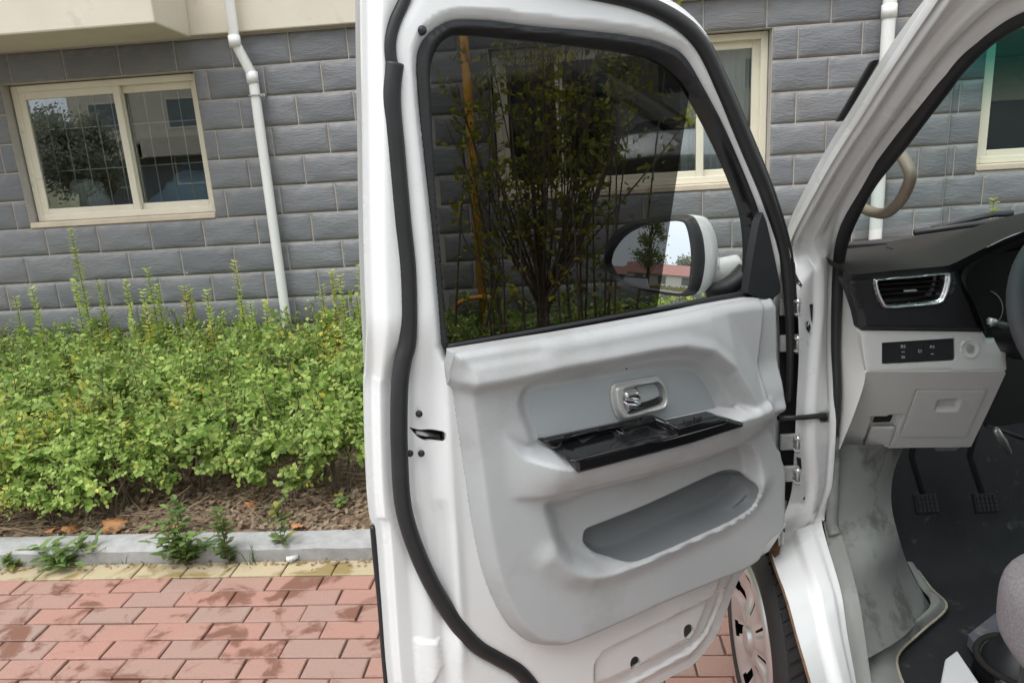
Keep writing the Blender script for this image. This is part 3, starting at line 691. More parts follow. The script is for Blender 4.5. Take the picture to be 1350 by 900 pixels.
for (pts) in [[(720, 395), (800, 290), (862, 215), (906, 158)], [(700, 400), (620, 330), (600, 260)], [(690, 415), (655, 345), (640, 300)], [(640, 432), (660, 330), (655, 240)], [(600, 430), (605, 330), (612, 220)]]:
    c = smooth_line([ony(x, y, ty-.12) for x, y in pts], 7); st.tube(c, np.linspace(.007, .002, len(c)), 5, False)
    for i in range(5, len(c), 2):
        for _ in range(2): blob_leaves(c[i]+rnd(.02), 2, .03, .034)
blob_leaves(ony(903, 161, ty-.12), 9, .03, .05); blob_leaves(ony(880, 2, ty), 10, .05, .05)
st.build("stems", BARK, ts, True); me = lv.mesh("foliage", LEAFT); me.transform(Matrix.Translation((-tb[0], -ty, -GL)))
o = bpy.data.objects.new("foliage", me); COL.objects.link(o); o.parent = ts
# yellow gas riser with its bowed cross pipe
gp0 = ony(612, 47, WALL-.11); gx = float(ony(636, 392, WALL-.11)[0]); gz_ = float(ony(636, 392, WALL-.11)[2])
gas = empty("gas_pipe", (gx, WALL-.11, GL), "yellow gas riser pipe on the tiled wall seen through the tinted glass", "pipe")
MB().tube([(gx, WALL-.11, .05), (gx, WALL-.11, 3.6)], .030, 14).build("riser", YELLOWP, gas, True)
c = smooth_line([ony(598, 412, WALL-.13), ony(604, 400, WALL-.15), ony(622, 393, WALL-.15), ony(645, 392, WALL-.15), ony(658, 399, WALL-.13)], 5)
MB().tube(c, .017, 10).build("cross_pipe", YELLOWP, gas, True)

# weeds along the kerb
def weed(name, px, py, z, stems, label, cat="weed"):
    p = onz(px, py, z); o = empty(name, tuple(p), label, cat); st = MB(); lv = Leaves()
    for (dx, dy, h, n, L, W) in stems:
        tip = p+np.array([dx, dy, h]); a = p+np.array([dx*.35, dy*.35, h*.6]); c = smooth_line([p, a, tip], 5)
        st.tube(c, np.linspace(.0025, .001, len(c)), 4, False)
        for i in range(n):
            t = .25+.75*i/max(1, n-1); q = c[int(t*(len(c)-1))]
            an = i*2.4+random.random(); d = np.array([math.cos(an), math.sin(an), random.uniform(.0, .6)])
            lv.add(q, d, UP+rnd(.3), L*random.uniform(.7, 1.2), L*W, random.random())
    st.build("stems", STRAW if name == "dry_grass" else BARK, o); me = lv.mesh("foliage", LEAFW); me.transform(Matrix.Translation(tuple(-p))); c = bpy.data.objects.new("foliage", me); COL.objects.link(c); c.parent = o
    return o
random.seed(5)
U = random.uniform
weed("broad_leaf_weed", 78, 747, 0, [(U(-.13, .13), U(-.05, .05), U(.02, .10), 6, .075, .34) for _ in range(12)], "sprawling broad leaved weed against the kerb at the far left")
weed("broad_leaf_weed", 20, 747, 0, [(U(-.06, .06), U(-.03, .03), U(.02, .06), 4, .05, .4) for _ in range(6)], "small weed at the kerb foot at the very left edge")
weed("broad_leaf_weed", 118, 741, 0, [(U(-.05, .05), U(-.02, .02), U(.04, .12), 4, .06, .3) for _ in range(5)], "thin upright weed at the kerb just right of the sprawling weed")
weed("leafy_weed", 245, 745, 0, [(U(-.12, .10), U(-.06, .07), U(.04, .26), 11, .060, .36) for _ in range(16)], "largest leafy weed clump growing over the kerb face")
weed("leafy_weed", 243, 700, .055, [(U(-.03, .03), .0, U(.10, .2), 8, .045, .6) for _ in range(3)], "rounded leaf seedling behind the kerb above the largest weed clump")
weed("fern_weed", 303, 743, 0, [(U(-.02, .02), U(-.02, .02), U(.18, .30), 16, .050, .40) for _ in range(3)]+[(U(-.07, .02), 0, .07, 7, .04, .5) for _ in range(4)], "tall fern like weed leaning on the kerb in the middle")
weed("leafy_weed", 372, 735, .0, [(U(-.05, .05), U(-.02, .02), U(.10, .19), 6, .05, .45) for _ in range(4)], "dark stemmed weed with few leaves at the right of the kerb weeds")
weed("leafy_weed", 368, 690, .055, [(U(-.02, .02), 0, U(.06, .12), 5, .045, .75) for _ in range(3)], "round leaved seedling behind the kerb above the few leaved weed")
weed("leafy_weed", 448, 672, .055, [(U(-.05, .05), U(-.03, .03), U(.03, .06), 5, .04, .6) for _ in range(5)], "small bright green seedling on the bare soil near the door edge")
def tuft(px, py, z, n, h, label):
    p = onz(px, py, z); mb = MB()
    for _ in range(n):
        d = np.array([U(-.5, .5), U(-.4, .4), 1])*h*U(.6, 1.1); s_ = np.array([d[1], -d[0], 0]); s_ = s_/(np.linalg.norm(s_)+1e-9)*.0022; b = p+np.array([U(-.02, .02), U(-.02, .02), -.004])
        m_ = b+d*.55; e = b+d+np.array([d[0]*.6, d[1]*.6, -abs(d[0])*.4])
        mb.add([b-s_, b+s_, m_+s_*.8, m_-s_*.8, e], [(0, 1, 2, 3), (3, 2, 4)])
    return tag(mb.build("grass_tuft", LEAFW, None, origin=p), label, "grass tuft")
tuft(335, 742, 0, 12, .10, "thin grass tuft at the kerb foot right of the fern like weed")
tuft(160, 742, 0, 8, .06, "small grass tuft at the kerb foot left of the largest weed clump")
STR = tuft(340, 668, .055, 22, .16, "dry straw coloured grass tuft lying in the bed"); STR.data.materials.clear(); STR.data.materials.append(STRAW)

# leaf litter, twigs and the larger fallen leaves
lt = Leaves()
for _ in range(9000):
    x, y = U(-3.4, 1.2), YK1+.02+abs(random.gauss(0, .45)); 
    if y > 4.2: continue
    z = .052+.022*noise.noise((x*3, y*3, 0))+.012*noise.noise((x*11, y*11, 3))
    lt.add((x, y, z+U(.002, .022)), rnd(1)*(1, 1, .35), UP+rnd(.7), U(.018, .05), U(.012, .028), random.random())
for _ in range(260):
    lt.add((U(-2.6, 0), YK0-abs(random.gauss(0, .025))-.004, U(.002, .008)), rnd(1)*(1, 1, .2), UP+rnd(.5), U(.01, .03), U(.006, .014), random.random())
o = bpy.data.objects.new("leaf_litter", lt.mesh("leaf_litter", DEAD)); COL.objects.link(o); tag(o, kind='stuff', label="brown leaf litter covering the soil between the stems", cat="leaf litter")
tw = MB()
for _ in range(520):
    x, y = U(-3., .6), YK1+.03+abs(random.gauss(0, .32)); a = U(0, 6.28); L = U(.06, .28); e = np.array([math.cos(a), math.sin(a), U(-.05, .5)])*L; p = np.array([x, y, .06])
    tw.tube([p, p+e*.5+rnd(.012), p+e], [.0022, .002, .001], 3, False)
tag(tw.build("fallen_twigs", STRAW), kind='stuff', label="thin dry twigs strewn over the soil", cat="twigs")
def big_leaf(px, py, s, rot, label, lobed=True, z=.085):
    p = onz(px, py, z); n = 40; v = []; rr = random.Random(px)
    for i in range(n):
        a = 2*math.pi*i/n; r = s*(.62+(.30*abs(math.cos(2.5*a))**.8 if lobed else .3*abs(math.cos(a))))*(1+rr.uniform(-.06, .06))
        v.append((r*math.cos(a), r*math.sin(a)*.8, .18*s*math.cos(2*a+1)+rr.uniform(-.006, .006)))
    v.append((0, 0, .01)); Rm = Matrix.Rotation(R_(rot), 3, 'Z') @ Matrix.Rotation(R_(28), 3, 'X')
    v = [np.array(Rm @ Vector(q))+p for q in v]
    o = obj("fallen_leaf", v, [(n, i, (i+1) % n) for i in range(n)], DEADL, None, True, origin=p); solid(o, .0012); return tag(o, label, "leaf")
DEADL = mat("brown_plane_leaf", (.42, .20, .085), .8, var=.3, vscale=30)
big_leaf(151, 691, .062, 20, "large brown lobed leaf lying just behind the kerb, the biggest one"); big_leaf(92, 697, .05, 100, "flat brown leaf behind the kerb left of the biggest leaf", z=.075)
big_leaf(70, 699, .035, 200, "small brown leaf behind the kerb at the far left", False, .075); big_leaf(232, 694, .04, 50, "russet leaf tucked behind the largest weed clump", z=.075)
big_leaf(395, 694, .045, 160, "reddish brown leaf behind the kerb near the right seedling", False, .075); big_leaf(330, 665, .04, 80, "rust coloured leaf among the straw on the soil", z=.085)
PAPER = mat("white_litter_paper", (.62, .62, .60), .7)
o = big_leaf(385, 735, .028, 40, "crumpled scrap of white paper at the kerb foot", False, .022); o.name = "paper_scrap"; o['category'] = "litter"; o.data.materials.clear(); o.data.materials.append(PAPER)

# ================================================================== THE VAN
HEAD = R_(-3); VO = np.array([.50, 1.62, 0]); VF = np.array([math.sin(HEAD), math.cos(HEAD), 0]); VR = np.array([math.cos(HEAD), -math.sin(HEAD), 0])
def vw(f, r, z): return VO+VF*f+VR*r+UP*z                         # van frame: forward, inboard, up
def Vr(px, py, r): return onplane(px, py, VO+VR*r, VR)
def Vf(px, py, f): return onplane(px, py, VO+VF*f, VF)
def lv_(P): q = np.asarray(P)-VO; return q@VF, q@VR, P[2]
van = empty("van", tuple(VO), "white van parked facing the building with its front door standing open", "van")
# ---- door: u runs from the hinge to the free edge, v up, w towards the viewer
DA = R_(59.2); DU = np.array([-math.sin(DA), -math.cos(DA), 0]); DN = np.array([-DU[1], DU[0], 0]); DH = np.array([.469, 1.608, 0])
def d3(U_, V_, W_): U_, V_, W_ = np.broadcast_arrays(U_, V_, W_); return DH+U_[..., None]*DU+W_[..., None]*DN+V_[..., None]*UP
def D(px, py, w=0.): P = onplane(px, py, DH+DN*w, DN); return ((P-DH)@DU, P[2])
def DL(pts, w=0.): return np.array([D(x, y, w) for x, y in pts])
def dtube(name, pts, w, rad, m, par, n=10, closed=False, sub=8):
    c = smooth_line(DL(pts, w), sub, closed); P = d3(c[:, 0], c[:, 1], np.full(len(c), w))
    if closed: P = np.vstack([P, P[:2]])
    o = MB().tube(P, rad, n, not closed).build(name, m, par, True); return o
door = empty("door", tuple(DH-VO), parent=van)
OUTER = smooth_line(DL([(530, 1010), (513, 900), (505, 800), (497, 700), (491, 690), (486, 640), (483, 560), (482, 500), (483, 488), (479, 400), (476, 300), (474, 150), (472, 20), (474, -30), (500, -60), (600, -55), (740, -34), (850, -8), (905, 26), (937, 75), (967, 150), (1001, 240), (1032, 335), (1043, 420), (1044, 520), (1042, 600), (1039, 690)], -.05), 4)
OUTER = np.vstack([OUTER, smooth_line(DL([(1018, 735), (987, 758), (963, 815), (948, 848), (918, 884), (888, 901), (800, 948), (700, 980), (600, 1006)], -.035), 4)])
OPEN = smooth_line(DL([(556, 95), (557, 72), (566, 52), (582, 38), (603, 30), (650, 31), (703, 38), (795, 46), (846, 53), (878, 62), (903, 77), (929, 120), (956, 172), (985, 240), (1003, 288), (1016, 345), (1022, 392)], -.004), 4)
OPEN = np.vstack([OPEN, smooth_line(DL([(1010, 402), (985, 398), (800, 432), (594, 468)], -.004), 3), smooth_line(DL([(589, 456), (576, 300), (561, 160), (556, 95)], -.004), 4)[:-1]])
SEALP = [(549, -32), (530, 6), (517, 30), (511, 60), (512, 90), (516, 130), (522, 200), (530, 290), (537, 360), (538, 443), (531, 477), (527, 510), (526, 560), (527, 600), (530, 653), (537, 690), (553, 735), (575, 780), (603, 823), (628, 850), (655, 866), (682, 882), (702, 905), (722, 940)]
SEAL_L = smooth_line(DL(SEALP, -.02), 5)
TRIM = np.vstack([smooth_line(DL([(592, 461), (700, 444), (800, 427), (900, 409), (985, 394), (1008, 394), (1025, 389)], .02), 3)[:-1],
    smooth_line(DL([(1030, 400), (1031, 440), (1031, 515), (1031, 589), (1037, 614), (1037, 650), (1036, 683), (1030, 701), (1010, 719), (1000, 740), (975, 757), (947, 768), (918, 780), (870, 800), (829, 819), (770, 845), (735, 857), (712, 861), (690, 852), (664, 826), (638, 770), (622, 700), (610, 620), (598, 540), (591, 478)], .02), 4)[:-1]])
LOWP = DL([(778, 905), (778, 868), (790, 851), (860, 817), (940, 778), (955, 775), (957, 790), (950, 812), (935, 838), (915, 857), (880, 877), (830, 905), (780, 930)], -.02)
def shell_w(u, v):
    d = -sdf(u, v, OUTER); o_ = sdf(u, v, OPEN); s = pdist(u, v, SEAL_L, False)
    side = ss(.25, .5, u)                                        # free edge and bottom: wide hem flange
    w_ = -.058+.022*ss(.010, .022, d)+.018*ss(.045, .085, d)+.018*ss(.10, .13, d)
    wt = -.030+.032*ss(.006, .028, d)
    t = ss(1.20, 1.34, v)*(1-.0*side)
    w_ = w_*(1-t)+np.maximum(w_, wt)*t
    w_ -= .020*(1-ss(.0, .022, o_))                              # rolls in to the window rubber
    w_ -= .010*np.exp(-(s/.013)**2)                              # seal channel
    w_ += .006*np.exp(-((u-.80-.03*(1.2-v))/.012)**2)*ss(.6, .7, v)*ss(1.25, 1.1, v)   # pressed ridge on the shut face
    w_ -= .012*ss(.004, -.008, sdf(u, v, LOWP))                  # stamped panel under the trim
    w_ -= .09*ss(.012, .028, -sdf(u, v, TRIM))*ss(1.31, 1.27, v)
    q = sdf(u, v, STAMP); w_ += .007*ss(.004, -.006, q)
    return w_
STAMP = DL([(548, 843), (575, 838), (580, 872), (566, 900), (552, 905)], -.03)
holes_px = [((905, 830), 7, 10.5), ((835, 872), 7, 10.5)]
HOL = [DL([(cx+a*math.cos(q), cy+b*math.sin(q)) for q in np.linspace(0, 2*math.pi, 17)[:-1]], -.02) for (cx, cy), a, b in holes_px]
LAT = DL([(543, 566), (556, 568), (584, 566), (585, 580), (562, 583), (552, 577)], -.01)
shell = relief("door_shell", OUTER, shell_w, d3, WHITE, door, .0068, [OPEN, LAT]+HOL, [(offset_poly(resample(OUTER, .012, True), -q), True) for q in (.0065, .010, .013, .016, .019, .0225, .027, .045, .085)], back=.008)
tag(shell, "white painted inner door frame")
# closing skin behind the shell (outer door panel)
OS = OUTER-(OUTER-OUTER.mean(0))*.006
relief("outer_skin", OS, lambda u, v: -.075-.05*ss(.0, .16, -sdf(u, v, OUTER))*ss(1.35, 1.1, v), d3, WHITE, door, .03, [offset_poly(OPEN, .014)], back=0)
MB().add(d3(*LOWP.mean(0), -.05)[None]*0+0, []) if False else None
# black sill moulding along the lower free edge
c = smooth_line(DL([(495, 694), (499, 740), (505, 800), (513, 900), (528, 1000)], -.058), 6); P = d3(c[:, 0]+.004, c[:, 1], np.full(len(c), -.064))
MB().tube(P, .005, 8).build("edge_moulding", BLACKP, door, True)
# weather seal: thin double lip round the top left, fat bulb below, then the front run
dtube("weather_seal", [(520, 84)]+SEALP[5:], -.006, .0150, RUBBER, door, 12)
dtube("weather_seal", [(548, -40), (533, 0), (520, 30), (514, 55), (515, 78), (519, 92)], -.006, .010, RUBBER, door, 10)
dtube("seal_lip", [(541, -42), (524, 0), (511, 30), (506, 60), (508, 90), (513, 130), (519, 200), (527, 290), (533, 360)], -.010, .0055, RUBBER, door, 8)
dtube("seal_lip", [(x-8, y) for x, y in SEALP[7:]], -.014, .005, RUBBER, door, 8)
fr = [(640, -58), (700, -34), (760, -16), (832, 0), (884, 22), (922, 56), (952, 115), (983, 188), (1012, 260), (1033, 332), (1040, 400), (1042, 470), (1040, 530)]
dtube("weather_seal", fr, .004, np.r_[np.full(60, .0145), np.linspace(.0145, .007, 37)], RUBBER, door, 12)
dtube("seal_lip", [(x+7, y-4) for x, y in fr[:-2]], -.004, .0065, RUBBER, door, 8)
# rubber stop, screws, latch
def disc(name, px, py, w, r, h, m, par, n=14, sx=1.):
    u, v = D(px, py, w); mb = MB(); prof = [(r, 0), (r, h*.6), (r*.75, h), (0, h)]; vv = []; f = []
    for rr, hh in prof:
        for j in range(n): vv.append(d3(np.array(u+rr*sx*math.cos(2*math.pi*j/n)), np.array(v+rr*math.sin(2*math.pi*j/n)), np.array(w+hh)))
    for i in range(3):
        for j in range(n): f.append((i*n+j, i*n+(j+1) % n, (i+1)*n+(j+1) % n, (i+1)*n+j))
    return obj(name, vv, f, m, par, True)
disc("rubber_stop", 555, 41, -.004, .0075, .010, BLACKP, door)
for (x, y) in [(552, 545), (540, 597), (555, 597)]: disc("screw", x, y, -.012, .0062, .006, BLACKP, door, 8)
# latch: dark box with a pawl in the slot
u0, v0 = D(565, 574, -.02)
MB().box((u0-.035, v0-.022, -.075), (u0+.035, v0+.022, -.045), lambda a, b, c: d3(np.array(a), np.array(b), np.array(c))).build("latch", BLACKP, door)
MB().tube([d3(np.array(D(548, 570, -.03)[0]), np.array(D(548, 570, -.03)[1]), np.array(-.03)), d3(np.array(D(580, 577, -.03)[0]), np.array(D(580, 577, -.03)[1]), np.array(-.035))], .0045, 8).build("latch_pawl", STEEL, door, True)
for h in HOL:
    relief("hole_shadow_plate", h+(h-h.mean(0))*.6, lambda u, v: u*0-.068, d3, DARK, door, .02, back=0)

# window rubber, glass and film
GL_ = smooth_line(DL([(567, 100), (569, 82), (577, 62), (592, 49), (615, 46), (703, 54), (795, 65), (857, 77), (888, 98), (908, 123), (943, 189), (974, 266), (982, 306), (983, 345), (980, 378)], -.03), 4)
GL_ = np.vstack([GL_, smooth_line(DL([(976, 386), (800, 417), (593, 453)], -.03), 3), smooth_line(DL([(588, 450), (579, 350), (573, 255), (567, 100)], -.03), 4)[:-1]])
def rub_w(u, v):
    g = sdf(u, v, GL_); o_ = -sdf(u, v, OPEN); t = np.clip(g/(g+o_+1e-6), 0, 1)
    front = ss(.20, .12, u)
    return -.030+.021*np.clip(t, 0, 1)+.011*np.sin(np.pi*np.clip(t, 0, 1))**.8*(1-.5*front)+.010*front*np.exp(-((t-.25)/.2)**2)-.006*front*np.exp(-((t-.6)/.15)**2)
INN = GL_-0; OPO = offset_poly(OPEN, .005)
relief("window_rubber", OPO, rub_w, d3, RUBBER, door, .007, [INN], back=.012)
GB = GL_+(GL_-GL_.mean(0))*.03
relief("window_glass", GB, lambda u, v: u*0-.032, d3, GLASS, door, .02, back=0, smooth=False)
fl = DL([(560, 40), (910, 118), (905, 150), (868, 400), (560, 470)], -.0315)
cut = np.array([D(910.5, 112, -.031), D(866.5, 404, -.031)])
FB = [p for p in GB]
def clip_poly(P, a, b):                       # keep the side towards the free edge
    out = []; n = np.array([-(b-a)[1], (b-a)[0]]); n = n*np.sign(n[0])
    for p, q in zip(P, np.roll(P, -1, 0)):
        dp, dq = (p-a)@n, (q-a)@n
        if dp >= 0: out.append(p)
        if dp*dq < 0: out.append(p+(q-p)*dp/(dp-dq))
    return np.array(out)
FILMP = clip_poly(np.array(FB), cut[0], cut[1])
tag(relief("window_film", FILMP, lambda u, v: u*0-.0305, d3, FILM, door, .02, back=0, smooth=False), "dark tint film covering the rear part of the glass")
dtube("belt_rubber", [(590, 457), (700, 438), (800, 420), (900, 402), (985, 386)], -.006, .0055, RUBBER, door, 8)
# sail cover at the front lower corner
SAIL = DL([(1003, 280), (1008, 292), (1018, 335), (1027, 378), (1026, 386), (1013, 396), (990, 389), (983, 386), (990, 340), (998, 295)], .006)
relief("sail_cover", SAIL, lambda u, v: u*0+.011, d3, BLACKP, door, .006, back=.02, smooth=False)

# ---- trim panel
INS = smooth_line(DL([(697, 520), (740, 509), (804, 498), (860, 490), (900, 488), (920, 494), (934, 512), (944, 535), (936, 541), (830, 564), (726, 586), (714, 580), (704, 556)], .02), 4, True)
UND = DL([(560, 527), (600, 523), (627, 520), (672, 512), (740, 496), (811, 483), (860, 473), (898, 468), (935, 474), (962, 496), (975, 520), (1000, 560)], .045)
E_L = DL([(640, 560), (680, 578), (689, 596), (701, 612), (751, 618), (800, 608), (900, 578), (969, 559), (990, 545), (1010, 530)], .075)
K_L = DL([(640, 655), (690, 660), (720, 657), (770, 645), (867, 622), (930, 603), (975, 588), (993, 577), (1010, 565)], .065)
I_L = DL([(640, 560), (690, 585), (724, 588), (760, 580), (830, 565), (900, 550), (943, 541), (990, 531), (1010, 520)], .022)
POC = smooth_line(DL([(722, 664), (770, 652), (867, 628), (940, 605), (985, 588), (1000, 600), (1004, 622), (1001, 645), (991, 661), (962, 684), (918, 703), (870, 726), (814, 750), (784, 757), (757, 754), (738, 735), (726, 700)], .04), 4, True)
CAV = smooth_line(DL([(779, 712), (783, 704), (800, 697), (860, 673), (948, 632), (968, 625), (985, 626), (994, 640), (986, 664), (958, 682), (900, 708), (860, 725), (828, 737), (800, 738), (784, 728)], .02), 4, True)
CAVU = DL([(779, 712), (783, 704), (800, 697), (860, 673), (948, 632), (968, 625), (985, 626)], .02)
LIPL = DL([(730, 735), (757, 754), (784, 757), (814, 750), (870, 726), (918, 703), (962, 684), (991, 661), (1003, 640)], .04)
CAPL = DL([(1011, 385), (1006, 430), (1000, 480), (1003, 515), (1010, 545), (1026, 590), (1036, 615)], .035)
BCUT = DL([(800, 870), (860, 805), (940, 772), (990, 750)], .03)
def L_at(L, u): s = np.argsort(L[:, 0]); return np.interp(u, L[s, 0], L[s, 1])
def trim_w(u, v):
    d = -sdf(u, v, TRIM)
    w_ = .034+0*u
    du = v-L_at(UND, u)
    w_ = w_+.022*ss(-.004, .024, du)+.008*np.exp(-((du-.02)/.02)**2)-.020*ss(.05, .14, du)     # belt roll
    # recess with the insert
    si = sdf(u, v, INS); k = ss(.030, .002, si)
    w_ = w_*(1-k)+.014*k
    # armrest
    I, E_, K = L_at(I_L, u), L_at(E_L, u), L_at(K_L, u)
    mu = ss(D(652, 590)[0], D(706, 590)[0], u)*0+ss(.0, 1, (D(650, 600)[0]-u)/(D(650, 600)[0]-D(715, 600)[0]))*ss(0, 1, (u-D(1003, 560)[0])/(D(976, 560)[0]-D(1003, 560)[0]))
    top = .014+(.078-.014)*np.clip((I-v)/(I-E_+1e-6), 0, 1)**1.15
    face = .078-.020*np.clip((E_-v)/(E_-K+1e-6), 0, 1)+.004*np.sin(np.pi*np.clip((E_-v)/(E_-K+1e-6), 0, 1))
    below = .058-.026*ss(0, .018, K-v)
    arm = np.where(v > E_, top, np.where(v > K, face, below))
    am = mu*ss(.010, -.010, v-I)*ss(.075, .02, K-v)
    w_ = w_*(1-am)+np.maximum(arm, w_*0+.0)*am
    # pocket: scooped under the armrest, deep bin behind the lip
    w_ = w_+.012*np.exp(-(pdist(u, v, LIPL, False)/.028)**2)
    p = -sdf(u, v, POC); low = ss(-.01, .06, K-v)
    w_ = w_-(.042+.018*(1-low))*ss(-.004, .010+.034*np.maximum(1-low, ss(D(800, 720)[0], D(738, 700)[0], u)), p)
    c_ = -sdf(u, v, CAV); ub = ss(.0, .022, pdist(u, v, CAVU, False)); w_ = w_-.034*ss(0, .004, c_)*ub
    # front end cap set lower behind a seam
    cap = ss(0, .002, -(u-L_at(np.c_[CAPL[:, 1], CAPL[:, 0]], v)))*ss(.0, .01, v-.9)
    w_ = w_-.012*cap
    # rounded rim, turned down to the door
    e = ss(0, .022, d); lowedge = ss(1.28, 1.2, v)
    w_ = w_*1-(.034*(1-e)**1.4)*lowedge-.012*(1-ss(0, .01, d))*(1-lowedge)
    left = ss(.60, .66, u)*lowedge
    w_ = w_-.018*left*(1-ss(.016, .034, d))
    return w_
def trim_s(u, v):            # moulded plastic: every crease carries a small radius
    r = .0042; return (2*trim_w(u, v)+sum(trim_w(u+a*r, v+b*r) for a, b in ((1, 0), (-1, 0), (0, 1), (0, -1), (.7, .7), (-.7, .7), (.7, -.7), (-.7, -.7))))/10
trim = relief("trim_panel", TRIM, trim_s, d3, GREYP, door, .0048, [CAV], [(E_L[2:-1], False), (K_L[2:-1], False), (INS, True), (CAPL, False)], back=.03)
tag(trim, "light grey moulded plastic door panel")
relief("insert_panel", INS-(INS-INS.mean(0))*.004, lambda u, v: .0165-.002*(1-ss(0, .004, -sdf(u, v, INS))), d3, GREYIN, door, .009, back=.004)
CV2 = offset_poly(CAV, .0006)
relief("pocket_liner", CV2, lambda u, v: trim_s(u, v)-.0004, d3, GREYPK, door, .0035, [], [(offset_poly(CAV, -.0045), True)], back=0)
# inside handle
BZO = smooth_line(DL([(808, 516), (812, 508), (822, 505), (864, 498), (874, 500), (881, 510), (883, 528), (878, 539), (866, 544), (828, 554), (818, 552), (811, 538)], .03), 5, True)
BZI = smooth_line(DL([(822, 518), (827, 512), (864, 504), (872, 506), (877, 514), (878, 525), (874, 533), (862, 538), (834, 547), (827, 544), (823, 534)], .03), 5, True)
relief("handle_bezel", BZO, lambda u, v: .022+.013*ss(0, .008, -sdf(u, v, BZO))-.006*ss(.006, 0, sdf(u, v, BZI)), d3, SATIN, door, .0035, [BZI], back=.02)
relief("handle_cup", BZI+(BZI-BZI.mean(0))*.05, lambda u, v: .020-.012*ss(0, .02, -sdf(u, v, BZI)), d3, GREYPK, door, .004, back=0)
SCO = smooth_line(DL([(824, 534), (845, 533), (860, 529), (876, 523), (877, 528), (872, 534), (862, 538), (834, 547), (828, 544)], .026), 4, True)
relief("handle_scoop", SCO, lambda u, v: .018+.008*ss(0, .008, -sdf(u, v, SCO)), d3, PIANO, door, .0035, back=.008)
LEV = smooth_line(DL([(822, 516), (830, 513), (840, 511.5), (845, 516), (847, 524), (844, 529), (835, 527), (823, 527)], .034), 4, True)
relief("handle_lever", LEV, lambda u, v: .024+.016*np.sqrt(np.clip(1-(1-ss(0, .012, -sdf(u, v, LEV)))**2, 0, 1)), d3, CHROME, door, .0025, back=.012)
LV2 = smooth_line(DL([(823, 528), (836, 528), (845, 531), (847, 534), (836, 541), (829, 544), (824, 538)], .028), 4, True)
relief("handle_lever", LV2, lambda u, v: .022+.008*ss(0, .008, -sdf(u, v, LV2)), d3, CHROME, door, .003, back=.01)
# switch panel lying on the armrest
SWT = DL([(724, 588), (830, 565), (934, 543), (950, 547), (964, 551), (969, 553), (968, 558), (900, 580), (754, 617), (750, 614), (749, 605)], .06)
SWE = DL([(700, 606), (749, 605), (850, 580), (925, 559), (968, 548), (985, 543)], .08)
SREC = smooth_line(DL([(748, 588), (775, 580), (820, 570), (829, 572), (826, 578), (790, 589), (757, 596)], .055), 4, True)
def sw_w(u, v):
    I, E_ = L_at(I_L, u), L_at(SWE, u)
    w_ = np.where(v > E_, .030+(.090-.030)*np.clip((I-v)/(I-E_), 0, 1.), .090-.015*(E_-v))
    d = -sdf(u, v, SWT); w_ = w_-.006*(1-ss(0, .005, d))
    w_ = w_-.010*ss(0, .005, -sdf(u, v, SREC))
    q = sdf(u, v, SRAI); return w_+.0025*ss(.002, -.003, q)
SRAI = smooth_line(DL([(832, 571), (870, 560), (930, 545), (946, 550), (925, 557), (870, 572), (848, 576), (836, 576)], .06), 4, True)
relief("switch_panel", SWT, sw_w, d3, PIANO, door, .0035, [], [(SWE[1:-1], False), (SREC, True), (SRAI, True)], back=.03)
for (x, y) in [(868, 561), (899, 553), (912, 549)]:
    u, v = D(x, y, .07); w0 = float(sw_w(np.array([u]), np.array([v]))[0])
    A = lambda a, b, c, u=u, v=v, w0=w0: d3(np.array(u+a), np.array(v+b), np.array(w0+c))
    bevel(MB().box((-.008, -.005, -.002), (.008, .006, .0075), A).build("window_switch", BLACKP, door), .002)
disc("panel_clip", 826, 486, .046, .0018, .001, DARK, door, 8)

# ---- exterior mirror
MO = CAM+ray(858, 338)*1.62
az, el = R_(251), R_(0); rd = np.array([math.sin(az)*math.cos(el), math.cos(az)*math.cos(el), math.sin(el)])
di = ray(860, 370); di = di/np.linalg.norm(di); MN = rd-di; MN /= np.linalg.norm(MN)
MU = np.cross(UP, MN); MU /= np.linalg.norm(MU); MV = np.cross(MN, MU)
def Mp(px, py, h=0.): return onplane(px, py, MO+MN*h, MN)
def m2(P): q = P-MO; return np.stack([q@MU, q@MV], -1)
def m3(u, v, w): u, v, w = np.broadcast_arrays(u, v, w); return MO+u[..., None]*MU+v[..., None]*MV+w[..., None]*MN
BO = m2(np.array([Mp(*p, .012) for p in [(792, 339), (796, 320), (811, 301), (843, 289), (878, 284.5), (903, 283.5), (913, 291), (921, 312), (924, 343), (920, 372), (914, 386), (903, 391), (874, 390), (832, 380), (807, 366), (795, 354)]])); BO = smooth_line(BO, 5, True)
BI = m2(np.array([Mp(*p, 0) for p in [(802, 343), (807, 328), (822, 310), (843, 299), (874, 292.5), (900, 292), (908, 299), (913, 322), (914, 343), (911, 374), (906, 383), (898, 386), (874, 383), (843, 378.5), (816, 369), (804, 352)]])); BI = smooth_line(BI, 5, True)
relief("mirror_bezel", BO, lambda u, v: -.004+.016*np.sin(np.pi*np.clip(-sdf(u, v, BO)/(-sdf(u, v, BO)+np.maximum(sdf(u, v, BI), 0)+1e-6), 0, 1)*.62), m3, BLACKP, door, .005, [BI], back=.02)
relief("mirror_glass", BI+(BI-BI.mean(0))*.04, lambda u, v: u*0-.002, m3, MIRROR, door, .01, back=0, smooth=False)
c0 = BO.mean(0); rows = []
armx = np.array([Mp(945, 345, 0)]); aU = m2(armx)[0][0]
sR = np.sign(aU-c0[0])
for t in np.linspace(0, 1, 9):
    k = math.sqrt(max(0, 1-(t*.985)**1.8)); ctr = c0+np.array([sR*.016*t, .012*t]); Q = ctr+(BO-c0)*(1.0*k+.0)
    Q = Q+np.array([sR*.020*math.sin(min(1, t*1.6)*math.pi/2)*k, 0]); rows.append(m3(Q[:, 0], Q[:, 1], np.full(len(Q), -.006-.085*t)))
